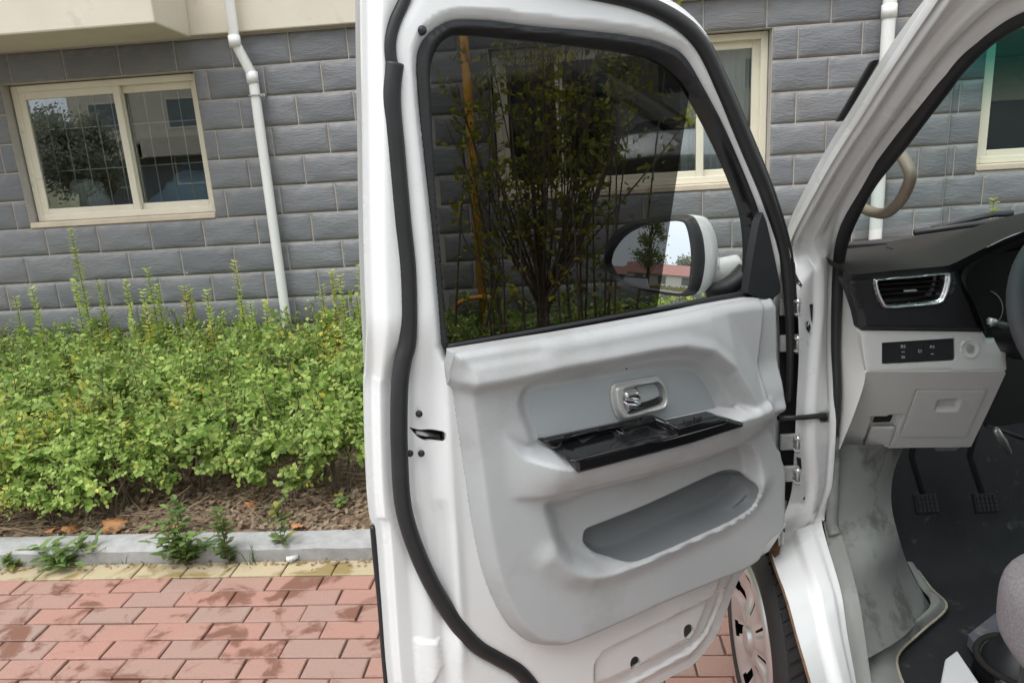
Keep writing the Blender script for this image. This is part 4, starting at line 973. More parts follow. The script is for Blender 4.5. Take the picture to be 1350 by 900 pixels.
n = len(BO); V_ = np.vstack(rows); F = [(i*n+j, (i+1)*n+j, (i+1)*n+(j+1) % n, i*n+(j+1) % n) for i in range(8) for j in range(n)]
F.append(tuple(8*n+j for j in range(n)))
cm = V_[:n].mean(0); q = np.array(F[0]); nn = np.cross(V_[q[1]]-V_[q[0]], V_[q[2]]-V_[q[0]])
if nn@(V_[q[0]]-cm) < 0: F = [f[::-1] for f in F]
hs_ = obj("mirror_housing", V_, F, WHITE, door, True)
dd = 1.66
arm = [CAM+ray(x, y)*dd for x, y in [(925, 352), (940, 362), (956, 358), (975, 352)]]
a = MB().tube(smooth_line(arm, 6), np.linspace(.042, .030, 19), 16).build("mirror_arm", WHITE, door, True)
bs = [CAM+ray(x, y)*(1.60) for x, y in [(932, 384), (955, 380), (972, 372), (985, 362)]]
MB().tube(smooth_line(bs, 6), np.linspace(.016, .030, 19), 14).build("mirror_base", BLACKP, door, True)

# ---- hinges and check strap in the gap
def vbox(lo, hi): return lambda a, b, c: vw(a, b, c)
HING = mat('grey_hinge_paint', (.30, .30, .295), .45, var=.15, vscale=60)
def hinge(py, s=1.):
    P = Vr(1046, py, -.01); f, r, z = lv_(P); mb = MB()
    h = empty("hinge", tuple(P-VO), parent=van)
    A = lambda a, b, c: vw(f+a, r+b, z+c)
    bevel(MB().box((-.004, -.030, -.019), (.006, .012, .019), A).build("hinge_plate", HING, h), .003)
    m = MB(); m.box((-.024, -.004, .012), (-.004, .010, .016), A); m.box((-.024, -.004, -.016), (-.004, .010, -.012), A); bevel(m.build("hinge_leaf", HING, h), .002)
    MB().tube([A(-.016, .004, -.020), A(-.016, .004, .020)], .005, 12).build("hinge_pin", STEEL, h, True)
    for q in (-.006, .006): MB().tube([A(-.004, .0, q), A(-.008, .0, q)], .004, 6).build("hinge_bolt", STEEL, h)
for py in (404, 452, 582, 624): hinge(py)
MB().box((.026, -.08, .74), (.034, .040, 1.215), lambda a, b, c: vw(a, b, c)).build("hinge_shade_plate", DARK, van)  # added near-black plate, its colour stands in for shade in the hinge gap
cs0, cs1 = Vf(1026, 551, -.03), Vf(1088, 547, -.005)
MB().tube([cs0, (cs0+cs1)/2+UP*-.002, cs1], .0062, 8).build("check_strap", BLACKP, van, True)
f, r, z = lv_(Vf(1079, 548, .012)); bevel(MB().box((-.010, -.022, -.014), (.012, .022, .014), lambda a, b, c: vw(f+a, r+b, z+c)).build("strap_bracket", STEEL, van), .003)
MB().tube([vw(f-.011, r+.006, z), vw(f-.018, r+.006, z)], .009, 6).build("strap_bolt", BLACKP, van)

# ---- door opening of the body: jamb lofted from the outer edge to the inner rubber
JO = [(1330, -130), (1270, -48), (1229, 12), (1189, 71), (1161, 114), (1132, 160), (1101, 208), (1072, 259), (1043, 317), (1041, 345), (1055, 378), (1060, 430), (1060, 480), (1056, 541), (1053, 600), (1048, 655), (1032, 695), (1013, 714), (1022, 750), (1036, 788), (1050, 840), (1067, 898), (1085, 965), (1100, 1040)]
JI = [(1470, -60), (1400, -12), (1330, 20), (1277, 60), (1247, 94), (1220, 128), (1190, 166), (1160, 206), (1122, 270), (1107, 308), (1099, 345), (1096, 400), (1095, 460), (1099, 540), (1098, 590), (1094, 640), (1087, 668), (1085, 686), (1090, 715), (1104, 773), (1112, 835), (1122, 898), (1134, 965), (1146, 1040)]
def jamb_curves():
    o = [Vr(x, y, -.06*float(ss(660, 790, y))) for x, y in JO]; i = [Vr(x, y, .105-.045*float(ss(660, 820, y))) for x, y in JI]; return np.array(o), np.array(i)
jo, ji = jamb_curves()
# keep matched points close in depth: the lower sill runs back along the body
jo_s, ji_s = smooth_line(jo, 8), smooth_line(ji, 8)
m_ = 28; G = np.array([jo_s*(1-t)+ji_s*t for t in np.linspace(0, 1, m_+1)])
nn_ = G.shape[1]; s_ = np.linspace(0, len(JO)-1, nn_)
acr = ji_s-jo_s; alo = np.gradient(jo_s, axis=0); nrm = np.cross(acr, alo); nrm /= np.linalg.norm(nrm, axis=1, keepdims=True)
sg = np.sign((nrm*(CAM-jo_s)).sum(1)); nrm *= sg[:, None]
for k, t in enumerate(np.linspace(0, 1, m_+1)):
    pil = ss(9.5, 7.5, s_); low = ss(16, 18, s_); mid = (1-pil)*(1-low)
    prof_p = .010*ss(0, .06, t)-.014*ss(.10, .20, t)+.014*ss(.36, .46, t)-.012*ss(.60, .70, t)+.014*ss(.80, .92, t)
    wav = .45+.13*np.sin((s_-9)*1.15); prof_m = -.012+.016*ss(wav-.10, wav+.08, t)-.010*ss(.80, .86, t)+.012*ss(.88, .97, t)
    prof_l = .018*ss(.42, .60, t)-.006*ss(.80, .9, t)
    h = prof_p*pil+prof_m*mid+prof_l*low
    h = h-.03*np.exp(-(t/.05)**2)*pil
    G[k] += nrm*h[:, None]
a_, b_ = G.shape[:2]; P = G.reshape(-1, 3)
F = [(i*b_+j, i*b_+j+1, (i+1)*b_+j+1, (i+1)*b_+j) for i in range(a_-1) for j in range(b_-1)]
q = np.array(F); nf = np.cross(P[q[:, 1]]-P[q[:, 0]], P[q[:, 3]]-P[q[:, 0]])
if (nf*(CAM-P[q[:, 0]])).sum() < 0: F = [f_[::-1] for f_ in F]
jamb = obj("door_jamb", P, F, WHITE, van, True); tag(jamb, "white painted front pillar and door jamb")
# outer pillar skin: turns forward from the outer edge
sk = np.array([jo_s+VF*0, jo_s+VF*.02-VR*.004, jo_s+VF*.07+VR*.012]); n = len(jo_s); lim = int(n*9.2/(len(JO)-1))
obj("pillar_skin", sk[:, :lim].reshape(-1, 3), [(i*lim+j, i*lim+j+1, (i+1)*lim+j+1, (i+1)*lim+j) for i in range(2) for j in range(lim-1)], WHITE, van, True)
# black opening rubber and the grey pillar trim below it
c = smooth_line([Vr(x, y, .112) for x, y in [(1480, -60), (1410, -8), (1350, 17), (1300, 48), (1262, 86), (1238, 118), (1208, 158), (1180, 196), (1146, 240), (1126, 278), (1113, 310), (1106, 345), (1103, 400), (1102, 460), (1104, 520), (1101, 570)]], 6)
MB().tube(c, np.r_[np.linspace(.017, .0165, 46), np.linspace(.0165, .0085, len(c)-46)], 12).build("opening_rubber", RUBBER, van, True)
c = smooth_line([Vr(x, y, .116) for x, y in [(1101, 574), (1100, 620), (1098, 660), (1097, 690), (1101, 706)]], 6)
MB().tube(c, np.linspace(.0115, .015, len(c)), 12).build("pillar_trim", WORN, van, True)
# little plugs and bolts on the jamb
for (x, y, r_) in [(1081, 406, .007), (1080, 461, .007)]:
    f, r, z = lv_(Vr(x, y, .08)); MB().tube([vw(f+.02, r, z), vw(f-.012, r, z)], r_, 8).build("bolt", BLACKP, van)
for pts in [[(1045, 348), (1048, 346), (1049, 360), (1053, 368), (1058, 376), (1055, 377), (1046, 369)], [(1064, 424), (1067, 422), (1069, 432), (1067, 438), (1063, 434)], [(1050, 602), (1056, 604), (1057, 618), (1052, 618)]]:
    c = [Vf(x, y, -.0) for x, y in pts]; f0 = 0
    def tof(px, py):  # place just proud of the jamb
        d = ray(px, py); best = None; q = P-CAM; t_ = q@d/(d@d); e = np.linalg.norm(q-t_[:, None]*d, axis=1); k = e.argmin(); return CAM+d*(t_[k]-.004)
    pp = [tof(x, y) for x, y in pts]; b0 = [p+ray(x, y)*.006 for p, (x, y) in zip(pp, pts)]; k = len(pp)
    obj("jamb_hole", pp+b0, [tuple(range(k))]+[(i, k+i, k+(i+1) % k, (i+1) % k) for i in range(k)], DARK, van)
def patch(name, pts, m, lift=.004):
    pp = [tof(x, y)+ray(x, y)*(.004-lift) for x, y in pts]; c = sum(pp)/len(pp); k = len(pp)
    return obj(name, pp+[c], [(k, i, (i+1) % k) for i in range(k)], m, van, True)
# black deflector blade on the outside of the pillar
bl = [(1133, 158), (1150, 132), (1166, 106), (1187, 72)]
v = []
for x, y in bl:
    p = Vr(x, y, -.02)+VF*.06; v += [p, p-VR*.013+VF*.0, p-VR*.010+VF*.02, p+VF*.02]
F = [(i*4+k, i*4+(k+1) % 4, (i+1)*4+(k+1) % 4, (i+1)*4+k) for i in range(3) for k in range(4)]+[(3, 2, 1, 0), (12, 13, 14, 15)]
bevel(obj("pillar_deflector", v, F, BLACKP, van), .003)
# grab handle on the pillar
hp = [Vr(x, y, .16) for x, y in [(1176, 196), (1188, 205), (1198, 222), (1200, 236), (1191, 258), (1180, 272), (1167, 281), (1152, 280), (1136, 274)]]
MB().tube(smooth_line(hp, 5), .0115, 12).build("grab_handle", BEIGEH, van, True)

# ---- front wheel
wc = onz(988, 842, .287); wf, wr, _ = lv_(wc); wr = wr+.0; WS = .94
ST = R_(2.2)
def wl(x, y, z):                                      # x forward, y inboard, z up, steered a little
    return vw(wf+x*math.cos(ST)-y*math.sin(ST), wr+x*math.sin(ST)+y*math.cos(ST), .287+z)
wheel = empty("wheel", tuple(wl(0, 0, 0)-VO), parent=van)
TP = [(.205, .014), (.225, .002), (.262, -.004), (.288, .008), (.300, .026), (.302, .05), (.302, .13), (.298, .158), (.282, .172), (.25, .178), (.205, .17)]
n = 64; V_ = []; 
for r_, y in TP:
    for j in range(n): V_.append(wl(WS*r_*math.cos(2*math.pi*j/n), y*.86, WS*r_*math.sin(2*math.pi*j/n)))
F = [(i*n+j, i*n+(j+1) % n, (i+1)*n+(j+1) % n, (i+1)*n+j) for i in range(len(TP)-1) for j in range(n)]
obj("tyre", V_, F, TYRE, wheel, True)
tr = MB()
for j in range(60):
    for (y0, y1, sh) in [(.024, .062, 0), (.068, .108, .5), (.114, .156, 0)]:
        a0 = 2*math.pi*(j+sh)/60; a1 = a0+2*math.pi/60*.72; k = .06*(1 if sh else -1)
        q = []
        for rr in (.298, .3075):
            for (a, y) in ((a0, y0), (a1, y0), (a1+k, y1), (a0+k, y1)): q.append(wl(WS*rr*math.cos(a), y*.86, WS*rr*math.sin(a)))
        tr.add(q, [(4, 5, 6, 7), (0, 1, 5, 4), (1, 2, 6, 5), (2, 3, 7, 6), (3, 0, 4, 7)])
tag(tr.build("tread_blocks", TYRE, wheel), kind='stuff')
# hubcap: dish with seven spoke slots
NS = 7; rr_ = np.r_[0, .02, .034, .036, np.linspace(.05, .17, 9), .186, .196, .202, .204]; na = 140; V_ = []; keep = {}
for i, r_ in enumerate(rr_):
    for j in range(na):
        a = 2*math.pi*j/na; ph = (a*NS/(2*math.pi)) % 1
        y = -.006+.016*math.exp(-((r_-.11)/.05)**2) if r_ > .036 else (-.010 if r_ < .035 else .0)
        sp = abs(ph-.5)*2
        if .05 < r_ < .18: y += .010*ss(.72, .30, np.array(sp))*math.sin(math.pi*(r_-.05)/.13)
        if r_ > .19: y += .012*(r_-.19)/.014
        V_.append(wl(r_*math.cos(a), float(y), r_*math.sin(a)))
F = []
for i in range(len(rr_)-1):
    for j in range(na):
        ph = ((j+.5)*NS/na) % 1; rm = (rr_[i]+rr_[i+1])/2; sp = abs(ph-.5)*2
        if .06 < rm < .172 and sp < .07+.20*(rm-.06)/.11: continue
        F.append((i*na+j, i*na+(j+1) % na, (i+1)*na+(j+1) % na, (i+1)*na+j))
obj("hubcap", V_, F, ALLOY, wheel, True)
V_ = []; 
for r_ in (.0, .2): 
    for j in range(32): V_.append(wl(r_*math.cos(2*math.pi*j/32), .05, r_*math.sin(2*math.pi*j/32)))
obj("rim", V_, [(j, (j+1) % 32, 32+(j+1) % 32, 32+j) for j in range(32)], DARK, wheel)
# fender, bonnet and wheel house: behind the door, but there from the side
fe = MB(); arch = [(wf+.345*math.cos(a), .302+.345*math.sin(a)) for a in np.linspace(R_(196), R_(-20), 20)]
top = [(.02+.62*t, 1.16-.05*t*t) for t in np.linspace(-.06, 1, 20)]
v = []
for (af, az_), (tf, tz) in zip(arch, top):
    af = max(af, .06); tf = max(tf, .05); v += [vw(af, .006, az_), vw((af+tf)/2, -.012, (az_+tz)/2), vw(tf, .02, tz)]
F = [(3*i+k, 3*(i+1)+k, 3*(i+1)+k+1, 3*i+k+1) for i in range(19) for k in range(2)]
solid(obj("fender", v, F, WHITE, van, True), .004, 0)
bo = []; nb = 14
for i in range(nb+1):
    x = .48+.42*i/nb
    for j in range(nb+1):
        y = .01+1.58*j/nb; bo.append(vw(x+.05*math.sin(math.pi*j/nb), y, 1.150-.10*(i/nb)**2+.045*math.sin(math.pi*j/nb)))
solid(obj("bonnet", bo, [(i*(nb+1)+j, i*(nb+1)+j+1, (i+1)*(nb+1)+j+1, (i+1)*(nb+1)+j) for i in range(nb) for j in range(nb)], WHITE, van, True), .004)
# rusty lower edge of the pillar
c = G[0][(s_ > 16.8) & (s_ < 21.6)]
MB().tube(c[::3], .0028, 6).build("pillar_flange", RUST, van, True)
patch("rust_patch", [(1012, 713), (1020, 706), (1028, 709), (1030, 718), (1027, 730), (1021, 735), (1016, 727)], RUST, .006)

# ---- dashboard
dash = empty("dashboard", tuple(vw(0, .3, 1.2)-VO), parent=van)
# top pad
rowA = [Vf(x, y, -.02) for x, y in [(1112, 352), (1120, 362), (1186, 356), (1250, 350), (1264, 344), (1290, 331), (1326, 313), (1365, 300), (1450, 280), (1600, 260)]]
rowB = [vw(*lv_(p)[:2], lv_(p)[2])+VF*.10+UP*.012 for p in rowA]
rowC = [Vf(x, y, .33) for x, y in [(1100, 327), (1128, 323), (1166, 319), (1210, 312), (1250, 305), (1290, 299), (1330, 292), (1380, 284), (1440, 276), (1520, 262)]]
loft("dash_pad", [rowA, rowB, rowC], DASHP, dash, 40, 8)
rowA2 = [p-UP*.020+VF*.004 for p in rowA]
rim = loft("pad_edge", [[p-VF*.006 for p in rowA], rowA2], BLACKP, dash, 40, 3)
# defrost vent block and seams on the pad
f, r, z = lv_(Vf(1140, 326, .30)); bevel(MB().box((-.02, -.06, -.012), (.02, .048, .014), lambda a, b, c: vw(f+a, r+b, z+c)).build("defrost_vent", BLACKP, dash), .004)
cr = [Vf(x, y, .18)+UP*.004 for x, y in [(1110, 346), (1140, 343), (1165, 342), (1180, 340), (1182, 335), (1178, 331), (1168, 328)]]
MB().tube(smooth_line(cr, 5), .0012, 5).build("pad_seam", DARK, dash, True)
# black fascia (u = inboard, v = up, w = towards the viewer)
def f3(F0): return lambda u, v, w: VO+VF*(F0-np.broadcast_arrays(u, v, w)[2][..., None])+VR*np.broadcast_arrays(u, v, w)[0][..., None]+UP*np.broadcast_arrays(u, v, w)[1][..., None]
def FQ(pts, F0):
    o_ = []
    for x, y in pts: a = lv_(Vf(x, y, F0)); o_.append((a[1], a[2]))
    return np.array(o_)
FD = -.01
FAS = FQ([(1112, 368), (1123, 363), (1186, 357), (1250, 352), (1260, 356), (1270, 375), (1280, 396), (1288, 418), (1298, 437), (1220, 436), (1134, 435), (1129, 412), (1121, 388)], FD)
VO_ = smooth_line(FQ([(1149, 370), (1155, 366), (1200, 362), (1244, 358), (1251, 361), (1252, 372), (1246, 389), (1236, 400), (1200, 404), (1168, 406), (1159, 400), (1152, 386)], FD), 5, True)
VI_ = smooth_line(FQ([(1155, 371), (1160, 369), (1200, 366), (1240, 362), (1243, 366), (1242, 375), (1238, 388), (1231, 395), (1200, 399), (1170, 401), (1164, 397), (1158, 384)], FD), 5, True)
relief("fascia_panel", FAS, lambda u, v: .010*ss(0, .012, -sdf(u, v, FAS))-.006*ss(.006, .0, sdf(u, v, VO_)), f3(FD), BLACKP, dash, .006, [VI_], [(VO_, True)], back=.03)
VRING = mat("bright_ring", (.75, .76, .76), .22, metal=.9)
relief("vent_ring", VO_, lambda u, v: .008+.008*np.sin(np.pi*np.clip(-sdf(u, v, VO_)/(-sdf(u, v, VO_)+np.maximum(sdf(u, v, VI_), 0)+1e-6), 0, 1)), f3(FD), VRING, dash, .0025, [VI_], back=.02)
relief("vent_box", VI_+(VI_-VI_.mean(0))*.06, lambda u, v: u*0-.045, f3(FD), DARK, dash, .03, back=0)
for k in range(4):
    y0 = 374+6.4*k
    a, b = Vf(1157+2.2*k, y0+.6, FD+.008), Vf(1242-1.6*k, y0-5.0+.2*k, FD+.008)
    m = MB(); t = VF*.016+UP*-.006; m.add([a, b, b+t, a+t, a-UP*.0022, b-UP*.0022, b+t-UP*.0022, a+t-UP*.0022], [(0, 1, 2, 3), (7, 6, 5, 4), (0, 4, 5, 1), (1, 5, 6, 2), (2, 6, 7, 3), (3, 7, 4, 0)]); m.build("vent_slat", BLACKP, dash)
f, r, z = lv_(Vf(1200, 383, FD)); bevel(MB().box((-.003, -.013, -.002), (.004, .013, .002), lambda a, b, c: vw(f+a, r+b, z+c)).build("vent_tab", SATIN, dash), .001)
f_, r_0, z_0 = lv_(Vf(1131, 372, FD))
for (x, y) in [(1129.5, 376), (1131.5, 385), (1133.5, 393.5), (1135, 402.5)]:
    e = FQ([(x+5.2*math.cos(q), y+3.4*math.sin(q)) for q in np.linspace(0, 6.283, 13)[:-1]], FD-.012)
    relief("side_vent_slot", e, lambda u, v: u*0+.0, f3(FD-.0125), DARK, dash, .02, back=.004)
# side cheek of the dash next to the rubber
loft("dash_cheek", [[Vr(x, y, .125) for x, y in [(1108, 352), (1108, 400), (1108, 435), (1108, 480), (1107, 530), (1105, 592)]], [Vf(x, y, -.005) for x, y in [(1120, 364), (1128, 410), (1135, 436), (1142, 489), (1128, 540), (1107, 592)]]], BEIGEP, dash, 20, 4)
# lower cream panel: switch strip, then knee panel leaning forward
LOW0 = FQ([(1134, 435.5), (1296, 437.5), (1300, 448), (1325, 448), (1327, 489), (1142, 490)], -.008)
SWB = FQ([(1161.5, 451), (1257, 445), (1259, 475), (1161.5, 480)], -.008)
relief("switch_strip", LOW0, lambda u, v: .004*ss(0, .004, -sdf(u, v, LOW0)), f3(-.008), BEIGEP, dash, .012, [SWB], back=.02)
def KN(px, py):    # knee panel plane leans forward going down
    y0, y1 = 489.5, 590; t = (py-y0)/(y1-y0); return Vf(px, py, -.010+.13*t)
ka, kb, kc_ = KN(1142, 490), KN(1327, 489.5), KN(1107, 591)
kx = kb-ka; kx /= np.linalg.norm(kx); kn = np.cross(kx, kc_-ka); kn /= np.linalg.norm(kn); kn *= np.sign(kn@(CAM-ka)); ky = np.cross(kn, kx)
def KQ(pts): return np.array([[(onplane(x, y, ka, kn)-ka)@kx, (onplane(x, y, ka, kn)-ka)@ky] for x, y in pts])
def k3(u, v, w): u, v, w = np.broadcast_arrays(u, v, w); return ka+u[..., None]*kx+v[..., None]*ky+w[..., None]*kn
KP = KQ([(1142, 490), (1327, 489.5), (1306, 535), (1280, 589), (1200, 590), (1107, 591), (1125, 540)])
CMP = KQ([(1209, 515), (1302, 515), (1274, 578), (1186.5, 576.5)]); NOT = KQ([(1238, 528), (1266, 527), (1262, 541), (1233.5, 541)]); REL = KQ([(1152, 550), (1190, 549), (1172, 589.5), (1138.5, 589.5)])
def kn_w(u, v):
    c_ = sdf(u, v, CMP); return -.004*np.exp(-(c_/.0018)**2)-.014*ss(.003, -.003, sdf(u, v, REL))
relief("knee_panel", KP, kn_w, k3, BEIGEP, dash, .009, [CMP], [(REL, True)], back=.02)
CM2 = CMP-(CMP-CMP.mean(0))*.015
relief("fuse_box_lid", CM2, lambda u, v: -.001*(1-ss(0, .003, -sdf(u, v, CM2)))-.010*ss(.003, -.003, sdf(u, v, NOT)), k3, BEIGEP, dash, .005, [], [(NOT, True)], back=.015)
LV3 = KQ([(1150, 564), (1180, 563.5), (1171, 588.5), (1139.5, 588.5)])
relief("bonnet_release", LV3, lambda u, v: .001+.002*ss(0, .004, -sdf(u, v, LV3)), k3, BEIGEP, dash, .006, back=.006)
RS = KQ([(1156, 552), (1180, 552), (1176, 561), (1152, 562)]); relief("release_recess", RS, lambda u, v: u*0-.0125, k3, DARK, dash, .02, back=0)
bk = KQ([(1236, 592), (1292, 585), (1282, 594), (1268, 606), (1240, 607)])
relief("lower_bracket", bk, lambda u, v: u*0-.03, k3, WORN, dash, .02, back=.03)
loft("dash_side", [[Vf(1325, 448, -.008), Vf(1327, 489, -.008), KN(1306, 535), KN(1280, 589)], [Vf(1325, 448, -.008)+VF*.2, Vf(1327, 489, -.008)+VF*.2, KN(1306, 535)+VF*.2, KN(1280, 589)+VF*.2]], BLACKP, dash, 10, 3)
# switches
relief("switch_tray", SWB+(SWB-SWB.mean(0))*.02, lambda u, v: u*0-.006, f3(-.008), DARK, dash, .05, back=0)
sx = [1162.5, 1180.5, 1201, 1219.5, 1238.5, 1257]
icons = [None, 'light', 'fog', 'bar', None]
for k in range(5):
    yt = lambda x: 451-(x-1161.5)*6/95.5; yb = lambda x: 480-(x-1161.5)*5/97.5
    a, b = sx[k]+.25, sx[k+1]-.25
    Q = FQ([(a, yt(a)+1), (b, yt(b)+1), (b+.3, yb(b)-1), (a, yb(a)-1)], -.008)
    s1 = relief("dash_switch", Q, lambda u, v: .0006+.001*ss(0, .002, -sdf(u, v, Q)), f3(-.008), BLACKP, dash, .006, back=.004)
    def mark(shapes):
        mb = MB()
        for x0, y0, x1, y1 in shapes:
            q = FQ([(x0, y0), (x1, y0), (x1, y1), (x0, y1)], -.0102); p3 = f3(-.0102)(q[:, 0], q[:, 1], np.zeros(4)); mb.add(p3, [(3, 2, 1, 0)]); 
        mb.build("icon_print", PRINT, s1)
    cx = (a+b)/2; cy = (yt(cx)+yb(cx))/2
    if icons[k] == 'light':
        mark([(cx-3, cy-9, cx-2.2, cy-5.5), (cx-2.2, cy-9, cx-.6, cy-8.3), (cx-2.2, cy-6.2, cx-.6, cy-5.5), (cx-.6, cy-8.5, cx, cy-6), (cx+.8, cy-9, cx+2.8, cy-8.4), (cx+.8, cy-7.5, cx+2.8, cy-6.9), (cx+.8, cy-6.1, cx+2.8, cy-5.5), (cx-2, cy-.4, cx+2, cy+.4), (cx-2.4, cy+5.5, cx+2.4, cy+6.2), (cx-2.4, cy+7.2, cx+2.4, cy+7.9)])
    if icons[k] == 'fog':
        mark([(cx+.5, cy-1.8, cx+1.2, cy+1.8), (cx+1.2, cy-1.8, cx+2.6, cy-1.2), (cx+1.2, cy+1.2, cx+2.6, cy+1.8), (cx+3.2, cy-1.8, cx+5, cy-1.3), (cx+3.2, cy-.2, cx+5, cy+.3), (cx+3.2, cy+1.3, cx+5, cy+1.8)])
    if icons[k] == 'bar':
        mark([(cx-2.8, cy-6, cx-2.1, cy-3.2), (cx-2.1, cy-6.2, cx-.8, cy-5.6), (cx-1, cy-6, cx-.4, cy-3.2), (cx+.8, cy-6.2, cx+2.8, cy-5.6), (cx+.8, cy-4.8, cx+2.8, cy-4.2), (cx+.8, cy-3.6, cx+2.8, cy-3), (cx-2, cy+4.4, cx+2, cy+5.2)])
cap = FQ([(1279+14.5*math.cos(q), 459.5+14.2*math.sin(q)) for q in np.linspace(0, 6.283, 33)[:-1]], -.012)
relief("round_cap", cap, lambda u, v: .001+.003*ss(0, .003, -sdf(u, v, cap))-.002*ss(.004, .012, -sdf(u, v, cap)), f3(-.010), BEIGEP, dash, .004, back=.006)
# instrument binnacle and its hood
CL = FQ([(1266, 362), (1290, 346), (1330, 330), (1420, 320), (1480, 345), (1480, 440), (1380, 470), (1296, 436), (1282, 400)], .07)
relief("instrument_binnacle", CL, lambda u, v: u*0, f3(.07), DARK, dash, .05, back=.08)
loft("binnacle_hood", [[Vf(x, y, -.06) for x, y in [(1300, 440), (1284, 400), (1270, 372), (1268, 358), (1285, 344), (1320, 326), (1360, 312), (1440, 306)]], [Vf(x, y, .08) for x, y in [(1300, 436), (1286, 404), (1275, 380), (1274, 366), (1288, 352), (1322, 334), (1362, 322), (1440, 316)]]], BLACKP, dash, 24, 4)
g = [Vf(1297+25*math.cos(q), 407+25*math.sin(q), .065) for q in np.linspace(-1.2, 1.3, 16)]; MB().tube(g, .0011, 6).build("gauge_ring", SATIN, dash, True)
# column stalk
MB().tube([Vf(1303, 423, -.05), Vf(1312, 425, -.05)], .008, 10).build("stalk_knob", SATIN, dash, True)
MB().tube([Vf(1312, 425, -.05), Vf(1336, 432, -.06), Vf(1380, 445, -.08)], [.0075, .0085, .011], 10).build("column_stalk", BLACKP, dash, True)
loft("column_shroud", [[Vf(x, y, -.12) for x, y in [(1308, 436), (1350, 430), (1450, 420)]], [Vf(x, y, -.10) for x, y in [(1312, 450), (1350, 455), (1450, 470)]], [Vf(x, y, .03) for x, y in [(1322, 468), (1350, 475), (1450, 480)]]], BLACKP, dash, 10, 3)
# steering wheel (only its left arc is in view)
Lp = Vf(1342, 405, -.26); f, r, z = lv_(Lp); swc = vw(f-.0, r+.192, z-.02)
tilt = R_(26); ax1 = VR; ax2 = UP*math.cos(tilt)+VF*math.sin(tilt)
swl = empty("steering_wheel", tuple(swc-VO), parent=van)
LEATH = mat("grey_leather", (.055, .056, .06), .6, bump=.5, bscale=700, var=.1)
cc = [swc+ax1*.19*math.cos(q)+ax2*.19*math.sin(q) for q in np.linspace(0, 2*math.pi, 49)]
MB().tube(cc, .0165, 14, False).build("rim", LEATH, swl, True)
MB().tube([swc-ax1*.18, swc-ax1*.05], [.016, .03], 10).build("spoke", BLACKP, swl, True); MB().tube([swc+ax1*.18, swc+ax1*.05], [.016, .03], 10).build("spoke", BLACKP, swl, True)
hubn = np.cross(ax1, ax2); MB().tube([swc-hubn*.01, swc+hubn*.03, swc+hubn*.05], [.075, .075, .05], 20).build("hub", BLACKP, swl, True)

# ---- windscreen, wipers, cowl
wl_ = resample(ji_s[int(2.2*8):int(9.3*8)][::-1]+VF*.035, .05); wr_ = np.array([vw(lv_(p)[0], 1.6-lv_(p)[1], p[2]) for p in wl_])
nw = 16; wv = []
for p, q_ in zip(wl_, wr_):
    for j in range(nw+1): t = j/nw; wv.append(p*(1-t)+q_*t+VF*.10*math.sin(math.pi*t)+UP*.02*math.sin(math.pi*t))
obj("windscreen", wv, [(i*(nw+1)+j, i*(nw+1)+j+1, (i+1)*(nw+1)+j+1, (i+1)*(nw+1)+j) for i in range(len(wl_)-1) for j in range(nw)], SCREEN, van, True)
wa = [Vf(x, y, .62) for x, y in [(1228, 306), (1260, 299), (1310, 288), (1334, 287)]]; MB().tube([p+UP*.012 for p in wa], [.006, .007, .009, .010], 6).build("wiper_arm", BLACKP, van, True)
wb_ = [Vf(x, y, .60) for x, y in [(1205, 312), (1270, 303), (1340, 294), (1420, 284)]]; MB().tube([p+UP*.012 for p in wb_], .009, 6).build("wiper_blade", BLACKP, van, True)
loft("cowl", [[Vf(x, y, .48) for x, y in [(1090, 330), (1150, 321), (1210, 313), (1300, 300), (1450, 280)]], [Vf(x, y, .68) for x, y in [(1090, 322), (1150, 316), (1215, 309), (1300, 297), (1450, 278)]]], BLACKP, van, 16, 3)

# ---- footwell
FZ = .36
sl_w = [(1085, 686), (1094, 730), (1106, 780), (1118, 850), (1126, 905), (1140, 1000)]
si_w = [(1108, 700), (1122, 747), (1133, 793), (1142, 850), (1150, 905), (1170, 1000)]
loft("sill_trim", [[Vr(x, y, .108-.045*float(ss(660, 820, y))) for x, y in sl_w], [Vr(x, y, .124-.04*float(ss(660, 820, y)))+UP*.004 for x, y in [((a[0]+b[0])/2, (a[1]+b[1])/2) for a, b in zip(sl_w, si_w)]], [Vr(x, y, .135-.035*float(ss(660, 820, y))) for x, y in si_w]], WORN, van, 24, 4)
kl = [Vr(x, y, .128) for x, y in [(1104, 585), (1104, 640), (1107, 704), (1122, 747), (1133, 793)]]+[Vr(1143, 868, .10)]
kr = [Vf(1196, 580, .17), Vf(1179, 619, .16), Vf(1175, 662, .13), Vf(1185, 708, .09), onz(1200, 751, FZ+.10), onz(1226, 797, FZ+.015)]
km = [(a+b)/2+VF*-.02 for a, b in zip(kl, kr)]
tag(loft("kick_panel", [kl, km, kr], WORN, van, 24, 5), "scuffed grey kick panel")
